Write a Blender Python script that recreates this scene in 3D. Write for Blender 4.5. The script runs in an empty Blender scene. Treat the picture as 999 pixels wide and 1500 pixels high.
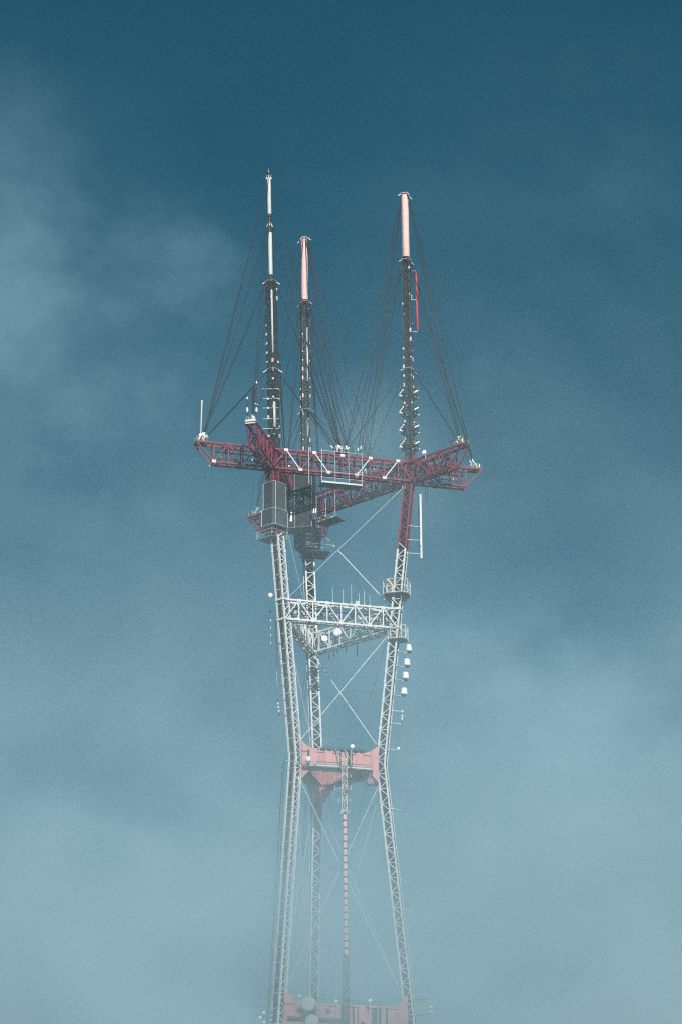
import bpy, math, random
from mathutils import Vector, Matrix
random.seed(7)
PI = math.pi
RAD = math.radians
sc = bpy.context.scene
COL = sc.collection

# ------------------------------------------------------------------ camera
CAM = Vector((0.0, -639.95, -13.63))
PITCH, YAW, ROLL, FPX = 0.3565, 0.0038, -0.0095, 4725.75      # focal length in pixels of a 1500 px high frame
cd = bpy.data.cameras.new('camera')
cam = bpy.data.objects.new('camera', cd)
COL.objects.link(cam)
cd.sensor_fit = 'VERTICAL'
cd.sensor_height = 24.0
cd.lens = FPX / 1500.0 * 24.0
cd.clip_start, cd.clip_end = 0.5, 20000
CAMROT = Matrix.Rotation(-YAW, 3, 'Z') @ Matrix.Rotation(PI / 2 + PITCH, 3, 'X') @ Matrix.Rotation(ROLL, 3, 'Z')
cam.matrix_world = Matrix.Translation(CAM) @ CAMROT.to_4x4()
sc.camera = cam

# ------------------------------------------------------------------ light
SUN_AZ, SUN_EL = RAD(-78), RAD(23)
SUN = Vector((math.cos(SUN_AZ) * math.cos(SUN_EL), math.sin(SUN_AZ) * math.cos(SUN_EL), math.sin(SUN_EL)))
sl = bpy.data.lights.new('sun', 'SUN')
sl.energy, sl.angle, sl.color = 4.2, RAD(0.53), (1.0, 0.95, 0.88)
so = bpy.data.objects.new('sun', sl)
so.rotation_euler = SUN.to_track_quat('Z', 'Y').to_euler()
COL.objects.link(so)

w = bpy.data.worlds.new('World')
sc.world = w
w.use_nodes = True
nt = w.node_tree
nt.nodes.clear()
def N(tree, t, **kw):
    n = tree.nodes.new(t)
    for k, v in kw.items():
        if k[0] == '_':
            n.inputs[k[1:]].default_value = v
        else:
            setattr(n, k, v)
    return n
sky = N(nt, 'ShaderNodeTexSky', sky_type='NISHITA', sun_disc=False, sun_elevation=SUN_EL,
        sun_rotation=math.atan2(SUN.x, SUN.y), altitude=300, air_density=1.0, dust_density=0.6, ozone_density=3.0)
tint = N(nt, 'ShaderNodeMix', data_type='RGBA', blend_type='MULTIPLY')
tint.inputs[0].default_value = 1.0
tint.inputs[7].default_value = (0.04, 0.54, 0.54, 1)
nt.links.new(sky.outputs[0], tint.inputs[6])
clear = N(nt, 'ShaderNodeBackground', _Strength=0.044)
nt.links.new(tint.outputs[2], clear.inputs['Color'])
tc = N(nt, 'ShaderNodeTexCoord')
mp = N(nt, 'ShaderNodeMapping')
mp.inputs['Location'].default_value = (7.857, -12.609, -1.098)
mp.inputs['Scale'].default_value = (1, 1, 1.35)
nt.links.new(tc.outputs['Generated'], mp.inputs['Vector'])
nz = N(nt, 'ShaderNodeTexNoise', _Scale=4.5, _Detail=5.0, _Roughness=0.5, _Distortion=0.35)
nt.links.new(mp.outputs[0], nz.inputs['Vector'])
rmp = N(nt, 'ShaderNodeMapRange', interpolation_type='SMOOTHSTEP')
rmp.inputs['From Min'].default_value, rmp.inputs['From Max'].default_value = 0.38, 0.62
nt.links.new(nz.outputs[0], rmp.inputs['Value'])
sep = N(nt, 'ShaderNodeSeparateXYZ')
nt.links.new(tc.outputs['Generated'], sep.inputs[0])
elr = N(nt, 'ShaderNodeMapRange')                     # thin cloud thickens towards the horizon
elr.inputs['From Min'].default_value, elr.inputs['From Max'].default_value = 0.18, 0.50
elr.inputs['To Min'].default_value, elr.inputs['To Max'].default_value = 0.50, 0.0
nt.links.new(sep.outputs['Z'], elr.inputs['Value'])
mul = N(nt, 'ShaderNodeMath', operation='MULTIPLY')
nt.links.new(rmp.outputs[0], mul.inputs[0])
nt.links.new(elr.outputs[0], mul.inputs[1])
# torn edges: the directions are pushed about by a finer noise before the banks of cloud are looked up
nw = N(nt, 'ShaderNodeTexNoise', _Scale=9.0, _Detail=7.0, _Roughness=0.6)
nt.links.new(mp.outputs[0], nw.inputs['Vector'])
ws = N(nt, 'ShaderNodeVectorMath', operation='MULTIPLY_ADD')
ws.inputs[1].default_value = (0.20, 0.20, 0.20)
ws.inputs[2].default_value = (-0.10, -0.10, -0.10)
nt.links.new(nw.outputs['Color'], ws.inputs[0])
wv = N(nt, 'ShaderNodeVectorMath', operation='ADD')
nt.links.new(tc.outputs['Generated'], wv.inputs[0])
nt.links.new(ws.outputs[0], wv.inputs[1])
def cloud_bank(px, py, rad, amt, flat):
    c = (CAMROT @ Vector(((px - 499.5) / FPX, -(py - 750.0) / FPX, -1.0))).normalized()
    a = N(nt, 'ShaderNodeVectorMath', operation='SUBTRACT')
    a.inputs[1].default_value = c
    nt.links.new(wv.outputs[0], a.inputs[0])
    b = N(nt, 'ShaderNodeVectorMath', operation='MULTIPLY')
    b.inputs[1].default_value = (1, 1, flat)
    nt.links.new(a.outputs[0], b.inputs[0])
    l = N(nt, 'ShaderNodeVectorMath', operation='LENGTH')
    nt.links.new(b.outputs[0], l.inputs[0])
    m = N(nt, 'ShaderNodeMapRange', interpolation_type='SMOOTHSTEP')
    m.inputs['From Max'].default_value = rad / FPX
    m.inputs['To Min'].default_value, m.inputs['To Max'].default_value = amt, 0
    nt.links.new(l.outputs[1], m.inputs['Value'])
    return m.outputs[0]
hzn = N(nt, 'ShaderNodeMapRange', interpolation_type='SMOOTHSTEP')      # even veil near the horizon
hzn.inputs['From Min'].default_value, hzn.inputs['From Max'].default_value = 0.10, 0.40
hzn.inputs['To Min'].default_value, hzn.inputs['To Max'].default_value = 0.30, 0.0
nt.links.new(sep.outputs['Z'], hzn.inputs['Value'])
ad = N(nt, 'ShaderNodeMath', operation='ADD', use_clamp=True)
nt.links.new(mul.outputs[0], ad.inputs[0])
nt.links.new(hzn.outputs[0], ad.inputs[1])
acc = ad.outputs[0]
for bk in ((-60, 500, 360, .44, 1.1), (920, 230, 160, .05, .7), (60, 260, 280, .13, .9), (800, 1080, 340, .40, 1.6),
           (680, 640, 150, .16, 1.0), (200, 760, 240, .18, 1.5), (200, 1450, 420, .35, 1.6), (900, 1480, 360, .3, 1.8)):
    ad = N(nt, 'ShaderNodeMath', operation='ADD', use_clamp=True)
    nt.links.new(acc, ad.inputs[0])
    nt.links.new(cloud_bank(*bk), ad.inputs[1])
    acc = ad.outputs[0]
cloud = N(nt, 'ShaderNodeBackground', _Strength=1.0)
cloud.inputs['Color'].default_value = (0.185, 0.325, 0.40, 1)
mx = N(nt, 'ShaderNodeMixShader')
nt.links.new(acc, mx.inputs[0])
nt.links.new(clear.outputs[0], mx.inputs[1])
nt.links.new(cloud.outputs[0], mx.inputs[2])
wo = N(nt, 'ShaderNodeOutputWorld')
nt.links.new(mx.outputs[0], wo.inputs['Surface'])

sc.view_settings.view_transform = 'Standard'
sc.view_settings.look = 'None'
sc.view_settings.exposure = 0.5
sc.view_settings.gamma = 1.0
sc.render.film_transparent = False
cy = sc.cycles
cy.use_denoising = False
cy.max_bounces = 6
cy.pixel_filter_type = 'BLACKMAN_HARRIS'
cy.filter_width = 1.1
cy.volume_bounces = 1
cy.volume_step_rate = 1.0
cy.volume_max_steps = 256

# ------------------------------------------------------------------ helpers
def ray(px, py):
    """direction through a pixel of the 999x1500 photograph"""
    return CAMROT @ Vector(((px - 499.5) / FPX, -(py - 750.0) / FPX, -1.0))
def at(px, py, Y):
    """point seen at a pixel, at world depth Y (taken from the leg or truss the thing is fixed to)"""
    r = ray(px, py)
    return CAM + r * ((Y - CAM.y) / r.y)

ORG = {}
def V(*a):
    return Vector(a)
class MB:
    def __init__(s):
        s.v, s.f = [], []
    def quadbox(s, pts):
        b = len(s.v)
        s.v += [Vector(p) for p in pts]
        for q in ((0, 3, 2, 1), (4, 5, 6, 7), (0, 1, 5, 4), (1, 2, 6, 5), (2, 3, 7, 6), (3, 0, 4, 7)):
            s.f.append(tuple(b + i for i in q))
        return s
    def beam(s, p, q, w_=0.2, h=None, side=None):
        p, q = Vector(p), Vector(q)
        h = h or w_
        d = (q - p).normalized()
        sd = Vector(side) if side is not None else (V(0, 0, 1) if abs(d.z) < 0.95 else V(1, 0, 0))
        x = d.cross(sd)
        if x.length < 1e-4:
            x = d.cross(V(0.3, 1, 0.2))
        x.normalize()
        y = x.cross(d).normalized()
        c = []
        for e in (p, q):
            for a, b in ((-1, -1), (1, -1), (1, 1), (-1, 1)):
                c.append(e + x * a * w_ / 2 + y * b * h / 2)
        return s.quadbox(c)
    def box(s, c, ax, ay, az):
        c, ax, ay, az = Vector(c), Vector(ax) / 2, Vector(ay) / 2, Vector(az) / 2
        return s.quadbox([c - ax - ay - az, c + ax - ay - az, c + ax + ay - az, c - ax + ay - az,
                          c - ax - ay + az, c + ax - ay + az, c + ax + ay + az, c - ax + ay + az])
    def tube(s, p, q, r, n=8, r2=None):
        return s.lathe(p, q, [(0, r), (1, r if r2 is None else r2)], n)
    def lathe(s, p, q, prof, n=12):
        """prof: (fraction along p-q, radius)"""
        p, q = Vector(p), Vector(q)
        d = (q - p).normalized()
        x = d.orthogonal().normalized()
        y = d.cross(x)
        b = len(s.v)
        for t, r in prof:
            c = p.lerp(q, t)
            for i in range(n):
                a = 2 * PI * i / n
                s.v.append(c + (x * math.cos(a) + y * math.sin(a)) * r)
        m = len(prof)
        for j in range(m - 1):
            for i in range(n):
                s.f.append((b + j * n + i, b + j * n + (i + 1) % n, b + (j + 1) * n + (i + 1) % n, b + (j + 1) * n + i))
        s.f.append(tuple(b + i for i in reversed(range(n))))
        s.f.append(tuple(b + (m - 1) * n + i for i in range(n)))
        return s
    def path(s, pts, r, n=5):
        for a, b in zip(pts, pts[1:]):
            s.tube(a, b, r, n)
        return s
    def ring(s, c, ax, ay, R, r, n=14):
        c, ax, ay = Vector(c), Vector(ax), Vector(ay)
        P = [c + ax * math.cos(2 * PI * i / n) * R + ay * math.sin(2 * PI * i / n) * R for i in range(n + 1)]
        return s.path(P, r, 4)
    def build(s, name, mat, parent=None, kind=None, smooth=False):
        me = bpy.data.meshes.new(name)
        lo = Vector((min(v.x for v in s.v), min(v.y for v in s.v), min(v.z for v in s.v)))
        hi = Vector((max(v.x for v in s.v), max(v.y for v in s.v), max(v.z for v in s.v)))
        c = Vector(((lo.x + hi.x) / 2, (lo.y + hi.y) / 2, lo.z))
        me.from_pydata([v - c for v in s.v], [], s.f)
        me.materials.append(M[mat])
        if smooth:
            me.polygons.foreach_set('use_smooth', [len(p.vertices) == 4 for p in me.polygons])
        o = bpy.data.objects.new(name, me)
        COL.objects.link(o)
        ORG[o.name] = c
        if parent is not None:
            o.parent = parent
            o.location = c - ORG[parent.name]
        else:
            o.location = c
        if kind:
            o['kind'] = kind
        return o
def tag(o, label, cat, group=None):
    o['label'], o['category'] = label, cat
    if group:
        o['group'] = group
    return o
def empty(name, loc, label, cat, group=None):
    o = bpy.data.objects.new(name, None)
    o.empty_display_size = 0.5
    COL.objects.link(o)
    o.location = loc
    ORG[o.name] = Vector(loc)
    return tag(o, label, cat, group)

# ------------------------------------------------------------------ materials
M = {}
def mat(name, col, rough=0.6, metal=0.0, var=0.25, scale=0.8, dirt=None, dirt_amt=0.35, stretch=0.25, spec=0.3):
    """paint or metal with uneven fading, run-down streaks of dirt and fine roughness changes"""
    m = bpy.data.materials.new(name)
    m.use_nodes = True
    t = m.node_tree
    b = t.nodes['Principled BSDF']
    g = N(t, 'ShaderNodeNewGeometry')
    mpn = N(t, 'ShaderNodeMapping')
    mpn.inputs['Scale'].default_value = (1, 1, stretch)
    t.links.new(g.outputs['Position'], mpn.inputs['Vector'])
    n1 = N(t, 'ShaderNodeTexNoise', _Scale=scale, _Detail=5.0, _Roughness=0.6)
    n2 = N(t, 'ShaderNodeTexNoise', _Scale=scale * 3.1, _Detail=4.0, _Roughness=0.65)
    t.links.new(g.outputs['Position'], n1.inputs['Vector'])
    t.links.new(mpn.outputs[0], n2.inputs['Vector'])
    r1 = N(t, 'ShaderNodeMapRange')
    r1.inputs['From Min'].default_value, r1.inputs['From Max'].default_value = 0.3, 0.7
    r1.inputs['To Min'].default_value, r1.inputs['To Max'].default_value = 1 - var, 1 + var * 0.6
    t.links.new(n1.outputs[0], r1.inputs['Value'])
    mu = N(t, 'ShaderNodeMix', data_type='RGBA', blend_type='MULTIPLY')
    mu.inputs[0].default_value = 1.0
    mu.inputs[6].default_value = (*col, 1)
    t.links.new(r1.outputs[0], mu.inputs[7])
    last = mu.outputs[2]
    if dirt:
        r2 = N(t, 'ShaderNodeMapRange')
        r2.inputs['From Min'].default_value, r2.inputs['From Max'].default_value = 0.5, 0.75
        r2.inputs['To Max'].default_value = dirt_amt
        t.links.new(n2.outputs[0], r2.inputs['Value'])
        mi = N(t, 'ShaderNodeMix', data_type='RGBA')
        mi.inputs[7].default_value = (*dirt, 1)
        t.links.new(r2.outputs[0], mi.inputs[0])
        t.links.new(last, mi.inputs[6])
        last = mi.outputs[2]
    t.links.new(last, b.inputs['Base Color'])
    r3 = N(t, 'ShaderNodeMapRange')
    r3.inputs['To Min'].default_value, r3.inputs['To Max'].default_value = max(0, rough - 0.15), min(1, rough + 0.15)
    t.links.new(n2.outputs[0], r3.inputs['Value'])
    t.links.new(r3.outputs[0], b.inputs['Roughness'])
    b.inputs['Metallic'].default_value = metal
    b.inputs['Specular IOR Level'].default_value = spec
    M[name] = m
    return m
RUST = (0.11, 0.045, 0.025)
mat('red_paint', (0.22, 0.026, 0.050), dirt=(0.07, 0.025, 0.035), dirt_amt=0.85, var=.4, scale=1.3)
mat('white_paint', (0.62, 0.63, 0.635), dirt=(0.26, 0.19, 0.16), dirt_amt=0.6, var=0.22, scale=1.2)
mat('primer', (0.55, 0.56, 0.57), var=0.12)
mat('galvanised', (0.034, 0.037, 0.042), rough=0.55, metal=0.2, dirt=(0.20, 0.16, 0.11), dirt_amt=0.3)
mat('galvanised_light', (0.42, 0.41, 0.38), rough=0.55, metal=0.2, dirt=(0.16, 0.11, 0.07), dirt_amt=0.5, scale=1.6)
mat('cable', (0.014, 0.016, 0.019), rough=0.7, var=0.2)
mat('cladding', (0.58, 0.27, 0.265), rough=0.7, dirt=(0.30, 0.17, 0.18), dirt_amt=0.75, var=0.2, scale=0.5, stretch=.12)
mat('radome_pink', (0.84, 0.42, 0.39), rough=0.6, var=0.14, dirt=(0.80, 0.64, 0.60), dirt_amt=0.7, stretch=.5, scale=1.2)
mat('radome_grey', (0.50, 0.50, 0.485), rough=0.5, var=0.1, dirt=(0.25, 0.23, 0.2), dirt_amt=0.4)
mat('white_plastic', (0.80, 0.79, 0.76), rough=0.4, var=0.06, dirt=(0.5, 0.48, 0.44), dirt_amt=0.3)
mat('grey_plastic', (0.17, 0.17, 0.18), rough=0.6, var=0.1)
mat('mesh_dark', (0.032, 0.039, 0.043), rough=0.85, var=0.35, scale=0.6, dirt=(0.05, 0.052, 0.052), dirt_amt=0.5, stretch=0.5)
mat('mesh_grey', (0.052, 0.062, 0.068), rough=0.85, var=0.3, scale=0.7, dirt=(0.07, 0.072, 0.072), dirt_amt=0.5)
mat('deck', (0.16, 0.16, 0.155), rough=0.8, var=0.3, scale=1.5)
mat('red_tube', (0.70, 0.03, 0.025), rough=0.45, var=0.1)
mat('yellow', (0.75, 0.36, 0.06), rough=0.5, var=0.1)
mat('dark_red', (0.30, 0.03, 0.03), rough=0.7)
mat('scrub', (0.055, 0.075, 0.03), rough=0.95, var=0.5, scale=0.05, dirt=(0.12, 0.10, 0.06), dirt_amt=0.6, stretch=1)

# ------------------------------------------------------------------ terrain
def ground_z(x, y):
    d = math.hypot(x, y)
    g = 0.0 if d < 70 else -15.2 * min(1, (d - 70) / 540.0) ** 1.0
    if d > 660:
        g -= (d - 660) * 0.045
    if d > 70:
        g += 1.6 * math.sin(x * 0.011 + 1) * math.sin(y * 0.013) * min(1, (d - 70) / 150) * min(1, abs(math.hypot(x, y + 640)) / 60)
    return g
gm = MB()
rings = [0, 20, 45, 70, 100, 140, 190, 250, 320, 400, 480, 560, 610, 640, 680, 760, 900, 1100, 1400, 1800, 2300]
NA = 72
for r_ in rings:
    for i in range(NA):
        a = 2 * PI * i / NA
        x, y = r_ * math.cos(a), r_ * math.sin(a)
        gm.v.append(V(x, y, ground_z(x, y)))
for j in range(len(rings) - 1):
    for i in range(NA):
        gm.f.append((j * NA + i, (j + 1) * NA + i, (j + 1) * NA + (i + 1) % NA, j * NA + (i + 1) % NA))
gm.build('ground', 'scrub', kind='structure', smooth=True)

# ------------------------------------------------------------------ tower frame
DELTA = -0.2369
ANG = {'r': DELTA, 'b': DELTA + 2 * PI / 3, 'l': DELTA + 4 * PI / 3}
ZK = [(-1, 27.0), (114.69, 15.8), (168.37, 10.526), (199.63, 13.917), (231.75, 17.57), (237.0, 18.1)]
def rad_at(z):
    for (z0, r0), (z1, r1) in zip(ZK, ZK[1:]):
        if z <= z1:
            return r0 + (r1 - r0) * (z - z0) / (z1 - z0)
    return ZK[-1][1]
def leg_c(k, z):
    a = ANG[k]
    return V(rad_at(z) * math.cos(a), rad_at(z) * math.sin(a), z)
def ax_r(k):
    return V(math.cos(ANG[k]), math.sin(ANG[k]), 0)
def ax_t(k):
    return V(-math.sin(ANG[k]), math.cos(ANG[k]), 0)
LW, LT = 1.62, 1.85           # leg section between chord centres: radial, tangential
def corner(k, z, i, j):
    return leg_c(k, z) + ax_r(k) * i * LW / 2 + ax_t(k) * j * LT / 2

tower = empty('broadcast_tower', (0, 0, 0), 'tall three-legged red and white lattice broadcast tower standing in fog', 'tower')

FACES = {'-t': ((-1, -1), (1, -1)), '+t': ((-1, 1), (1, 1)), '-r': ((-1, -1), (-1, 1)), '+r': ((1, -1), (1, 1))}
MAIN = {'r': '-t', 'l': '+t', 'b': '-r'}
Z_RED = {'r': 214.7, 'l': 215.2, 'b': 219.0}
PANEL = 3.12
NAMES = {'r': 'leg under the mast with the red tube', 'l': 'leg under the mast with two grey poles', 'b': 'leg under the shorter pink-topped mast'}
def leg_mat(k, z):
    return 'red_paint' if z > Z_RED[k] else 'white_paint'
for k in 'rlb':
    zs = [-1, 114.69, 168.37, Z_RED[k]]
    low = MB()
    for i in (-1, 1):
        for j in (-1, 1):
            for z0, z1 in zip(zs, zs[1:]):
                low.beam(corner(k, z0, i, j), corner(k, z1, i, j), 0.33, 0.33, ax_r(k))
    leg = low.build('leg', 'white_paint', tower)
    leg['label'] = 'white lattice ' + NAMES[k]
    for i in (-1, 1):
        for j in (-1, 1):
            MB().beam(corner(k, Z_RED[k], i, j), corner(k, 235.3, i, j), 0.34, 0.34, ax_r(k)).build('chord', 'red_paint', leg)
    rest = {'white_paint': MB(), 'red_paint': MB()}
    np_ = int(236 / PANEL)
    for p in range(np_):
        z0 = 234.9 - (p + 1) * PANEL
        z1 = z0 + PANEL
        zm = (z0 + z1) / 2
        mt = leg_mat(k, zm)
        for fn, (a, b) in FACES.items():
            main = fn == MAIN[k] and z0 > 112
            if k == 'r' and fn == '-t':
                a, b = a, b
            seg = [(corner(k, z0, *a), corner(k, zm, *b)), (corner(k, zm, *b), corner(k, z1, *a))]
            hz = (corner(k, z0, *a), corner(k, z0, *b))
            if z0 < 100 and fn not in ('-t', '+r'):
                continue
            if fn == '+r':
                seg = []          # the outer face carries cable runs instead of braces
            for s_ in seg:
                if main:
                    MB().beam(*s_, 0.20, 0.16).build('brace', mt, leg)
                else:
                    rest[mt].beam(*s_, 0.13, 0.10)
            rest[mt].beam(*hz, 0.12, 0.12)
    rest['white_paint'].build('bracing', 'white_paint', leg, kind='stuff')
    rest['red_paint'].build('upper_bracing', 'red_paint', leg, kind='stuff')
    # transmission lines and ladder inside the leg
    for q in range(9):
        i, j = (-.35, .25, .78)[q % 3], -0.66 + 0.66 * (q // 3) + random.uniform(-.1, .1)
        pts = [corner(k, z, i, j) for z in (0, 114.69, 168.37, 234)]
        MB().path(pts, random.choice((0.15, 0.19, 0.23)), 6).build('feed_line', 'cable', leg)
    lad = MB()
    for j in (0.28, 0.72):
        lad.path([corner(k, z, 0.82, j) for z in (100, 114.69, 168.37, 234)], 0.035, 4)
    for q in range(330):
        z = 100.2 + q * 0.405
        lad.beam(corner(k, z, 0.82, 0.28), corner(k, z, 0.82, 0.72), 0.035)
    lad.build('ladder', 'galvanised_light', leg, kind='stuff')
    # splice collars
    for z in ((120, 133, 145.5, 158, 176, 186, 193, 206, 212) if k != 'b' else (130, 150, 180, 190, 208)):
        for i in (-1, 1):
            for j in (-1, 1):
                MB().box(corner(k, z, i, j), ax_r(k) * 0.44, ax_t(k) * 0.44, V(0, 0, 0.5)).build('splice_collar', 'white_paint', leg)

# ---------------------------------------------- horizontal trusses
def truss(a, b, zc, h, wid, n, arms, paint, whites=(), label=None, chord=0.34):
    """Warren truss with posts between leg a and leg b; arms = overhang lengths beyond a and b"""
    A, B = leg_c(a, zc), leg_c(b, zc)
    S = (B - A).length
    d = (B - A).normalized()
    nrm = V(d.y, -d.x, 0)                  # outward
    up = V(0, 0, 1)
    def P(s, side, top):
        return A + d * s + nrm * side * wid / 2 + up * (h / 2 if top else -h / 2)
    fr = MB()
    t0, t1 = -arms[0], S + arms[1]
    cut = 3.7
    b0 = t0 + cut if arms[0] else t0
    b1 = t1 - cut if arms[1] else t1
    for sd in (-1, 1):
        fr.beam(P(t0, sd, 1), P(t1, sd, 1), chord, chord)
        fr.beam(P(b0, sd, 0), P(b1, sd, 0), chord, chord)
    T = fr.build('truss', paint, tower)
    if label:
        T['label'] = label
    nodes = [(k * S / n, k) for k in range(n + 1)]
    for L_, sg in ((arms[0], -1), (arms[1], 1)):
        if L_:
            st = (L_ - cut) / 4
            for j in range(1, 5):
                nodes.append((-st * j, -j) if sg < 0 else (S + st * j, n + j))
    nodes.sort()
    for sd in (-1, 1):
        for s, k in nodes:
            if k in (0, n):
                continue
            MB().beam(P(s, sd, 0), P(s, sd, 1), 0.22, 0.24, d).build('post', paint, T)
            g = up * (h / 2 - 0.05) if k % 2 else -up * (h / 2 - 0.05)
            c = A + d * s + nrm * sd * (wid / 2 + sd * 0 + 0.19) + g
            MB().box(c, d * 0.85, nrm * 0.05, up * 0.62).build('gusset_plate', 'white_paint' if n == 8 else ('primer' if (a + b == 'lr' and (0 < k < n or k in (-2, -4))) else paint), T)
        for (s, k), (s2, k2) in zip(nodes, nodes[1:]):
            pm = 'primer' if (sd == 1 and k in whites) else paint
            if k % 2:
                p, q = P(s, sd, 1), P(s2, sd, 0)
            else:
                p, q = P(s, sd, 0), P(s2, sd, 1)
            MB().beam(p, q, 0.25, 0.22).build('diagonal', pm, T)
        if arms[0]:
            MB().beam(P(t0, sd, 1), P(b0, sd, 0), 0.27).build('end_strut', paint, T)
        if arms[1]:
            MB().beam(P(t1, sd, 1), P(b1, sd, 0), 0.27).build('end_strut', paint, T)
    for tp in (0, 1):
        ns = list(nodes)
        if tp:
            if arms[0]:
                ns.insert(0, (t0, ns[0][1] - 1))
            if arms[1]:
                ns.append((t1, ns[-1][1] + 1))
        for i, ((s, k), (s2, k2)) in enumerate(zip(ns, ns[1:])):
            e = 1 if i % 2 else -1
            MB().beam(P(s, e, tp), P(s2, -e, tp), 0.17).build('lacing', paint, T)
        for s, k in ns:
            MB().beam(P(s, -1, tp), P(s, 1, tp), 0.19).build('cross_bar', paint, T)
    # walkway, pipe runs and cable trays inside the truss
    q0, q1 = b0 + 0.4, b1 - 0.4
    MB().box(P((q0 + q1) / 2, 0, 0) + up * 0.24, d * (q1 - q0), nrm * 0.8, up * 0.08).build('walkway', 'galvanised_light', T)
    for sd, z, r_ in ((0.55, 1.2, 0.09), (-0.55, 1.2, 0.06), (0.5, 2.3, 0.07), (-0.5, 2.9, 0.09), (0.1, 3.3, 0.07)):
        MB().tube(P(q0, sd, 0) + up * z, P(q1, sd, 0) + up * z, r_, 6).build('pipe_run', 'cable' if z > 1.5 else 'galvanised', T)
    for q in range(int((q1 - q0) / 2.2)):
        c = P(q0 + 1 + q * 2.2 + random.uniform(-.5, .5), random.uniform(-.5, .5), 0) + up * random.uniform(0.6, 3.2)
        MB().box(c, d * random.uniform(.3, .8), nrm * .35, up * random.uniform(.25, .7)).build('junction_box', random.choice(['galvanised', 'galvanised_light', 'cable']), T)
    return dict(A=A, B=B, d=d, n=nrm, P=P, S=S, t0=t0, t1=t1, h=h, obj=T)
Z6, H6, W6 = 231.75, 4.2, 2.1
Z5, H5 = 199.45, 4.2
T6 = {
    'lr': truss('l', 'r', Z6, H6, W6, 10, (16.2, 15.6), 'red_paint', whites=(1, 3, 6, 8), label='red upper truss with white gusset plates and hanging work deck'),
    'rb': truss('r', 'b', Z6, H6, W6, 10, (15.8, 17.0), 'red_paint', label='red upper truss crossing behind the other two'),
    'bl': truss('b', 'l', Z6, H6, W6, 10, (16.4, 16.4), 'red_paint', label='red upper truss with the dark shroud'),
}
T5 = {
    'lr': truss('l', 'r', Z5, H5, 1.9, 8, (0, 0), 'white_paint', label='white lower truss carrying whip aerials'),
    'rb': truss('r', 'b', Z5, H5, 1.9, 8, (0, 0), 'white_paint', label='white lower truss with small dishes'),
    'bl': truss('b', 'l', Z5, H5, 1.9, 8, (0, 0), 'white_paint', label='white lower truss seen end-on between two legs'),
}
# ring plates where the trusses meet the legs
for k in 'rlb':
    for zc, hh, pm in ((Z6, H6, 'red_paint'), (Z5, H5, 'white_paint')):
        for e in (-1, 1):
            z = zc + e * hh / 2
            m = MB()
            for i, j, i2, j2 in ((-1, -1, 1, -1), (1, -1, 1, 1), (1, 1, -1, 1), (-1, 1, -1, -1)):
                m.beam(corner(k, z, i * 1.25, j * 1.25), corner(k, z, i2 * 1.25, j2 * 1.25), 0.3, 0.42)
            m.build('ring_beam', pm, tower)
# ---------------------------------------------- diagonal tie rods between levels
def rods(z_hi, z_lo, sizes, mt):
    for a, b in (('l', 'r'), ('r', 'b'), ('b', 'l')):
        for p, q in ((a, b), (b, a)):
            r_ = sizes.get(p + q, 0)
            if not r_:
                continue
            P0 = leg_c(p, z_hi)
            P1 = leg_c(q, z_lo)
            d = (P1 - P0)
            d.z = 0
            d.normalize()
            off = V(d.y, -d.x, 0) * 0.18
            P0, P1 = P0 + d * 1.0 + off, P1 - d * 1.0 + off
            m = MB().lathe(P0, P1, [(0, .10), (0.03, r_), (0.5, r_ * 1.05), (0.97, r_), (1, .10)], 8)
            rd = m.build('tie_rod', mt, tower)
            for f in (0.0, 1.0):
                MB().box(P0.lerp(P1, f), d * 0.9, V(d.y, -d.x, 0) * 0.08, V(0, 0, 0.9)).build('clevis_plate', mt, rd)
rods(Z6 - 3.0, Z5 + 2.6, dict(br=.13, rl=.045, lb=.05), 'white_paint')
rods(Z5 - 3.0, 172.0, dict(br=.12, rl=.085, lb=.07), 'white_paint')
rods(164.2, 119.6, dict(rl=.06, lr=.065, br=.045, rb=.045, bl=.045, lb=.045), 'white_paint')

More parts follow.
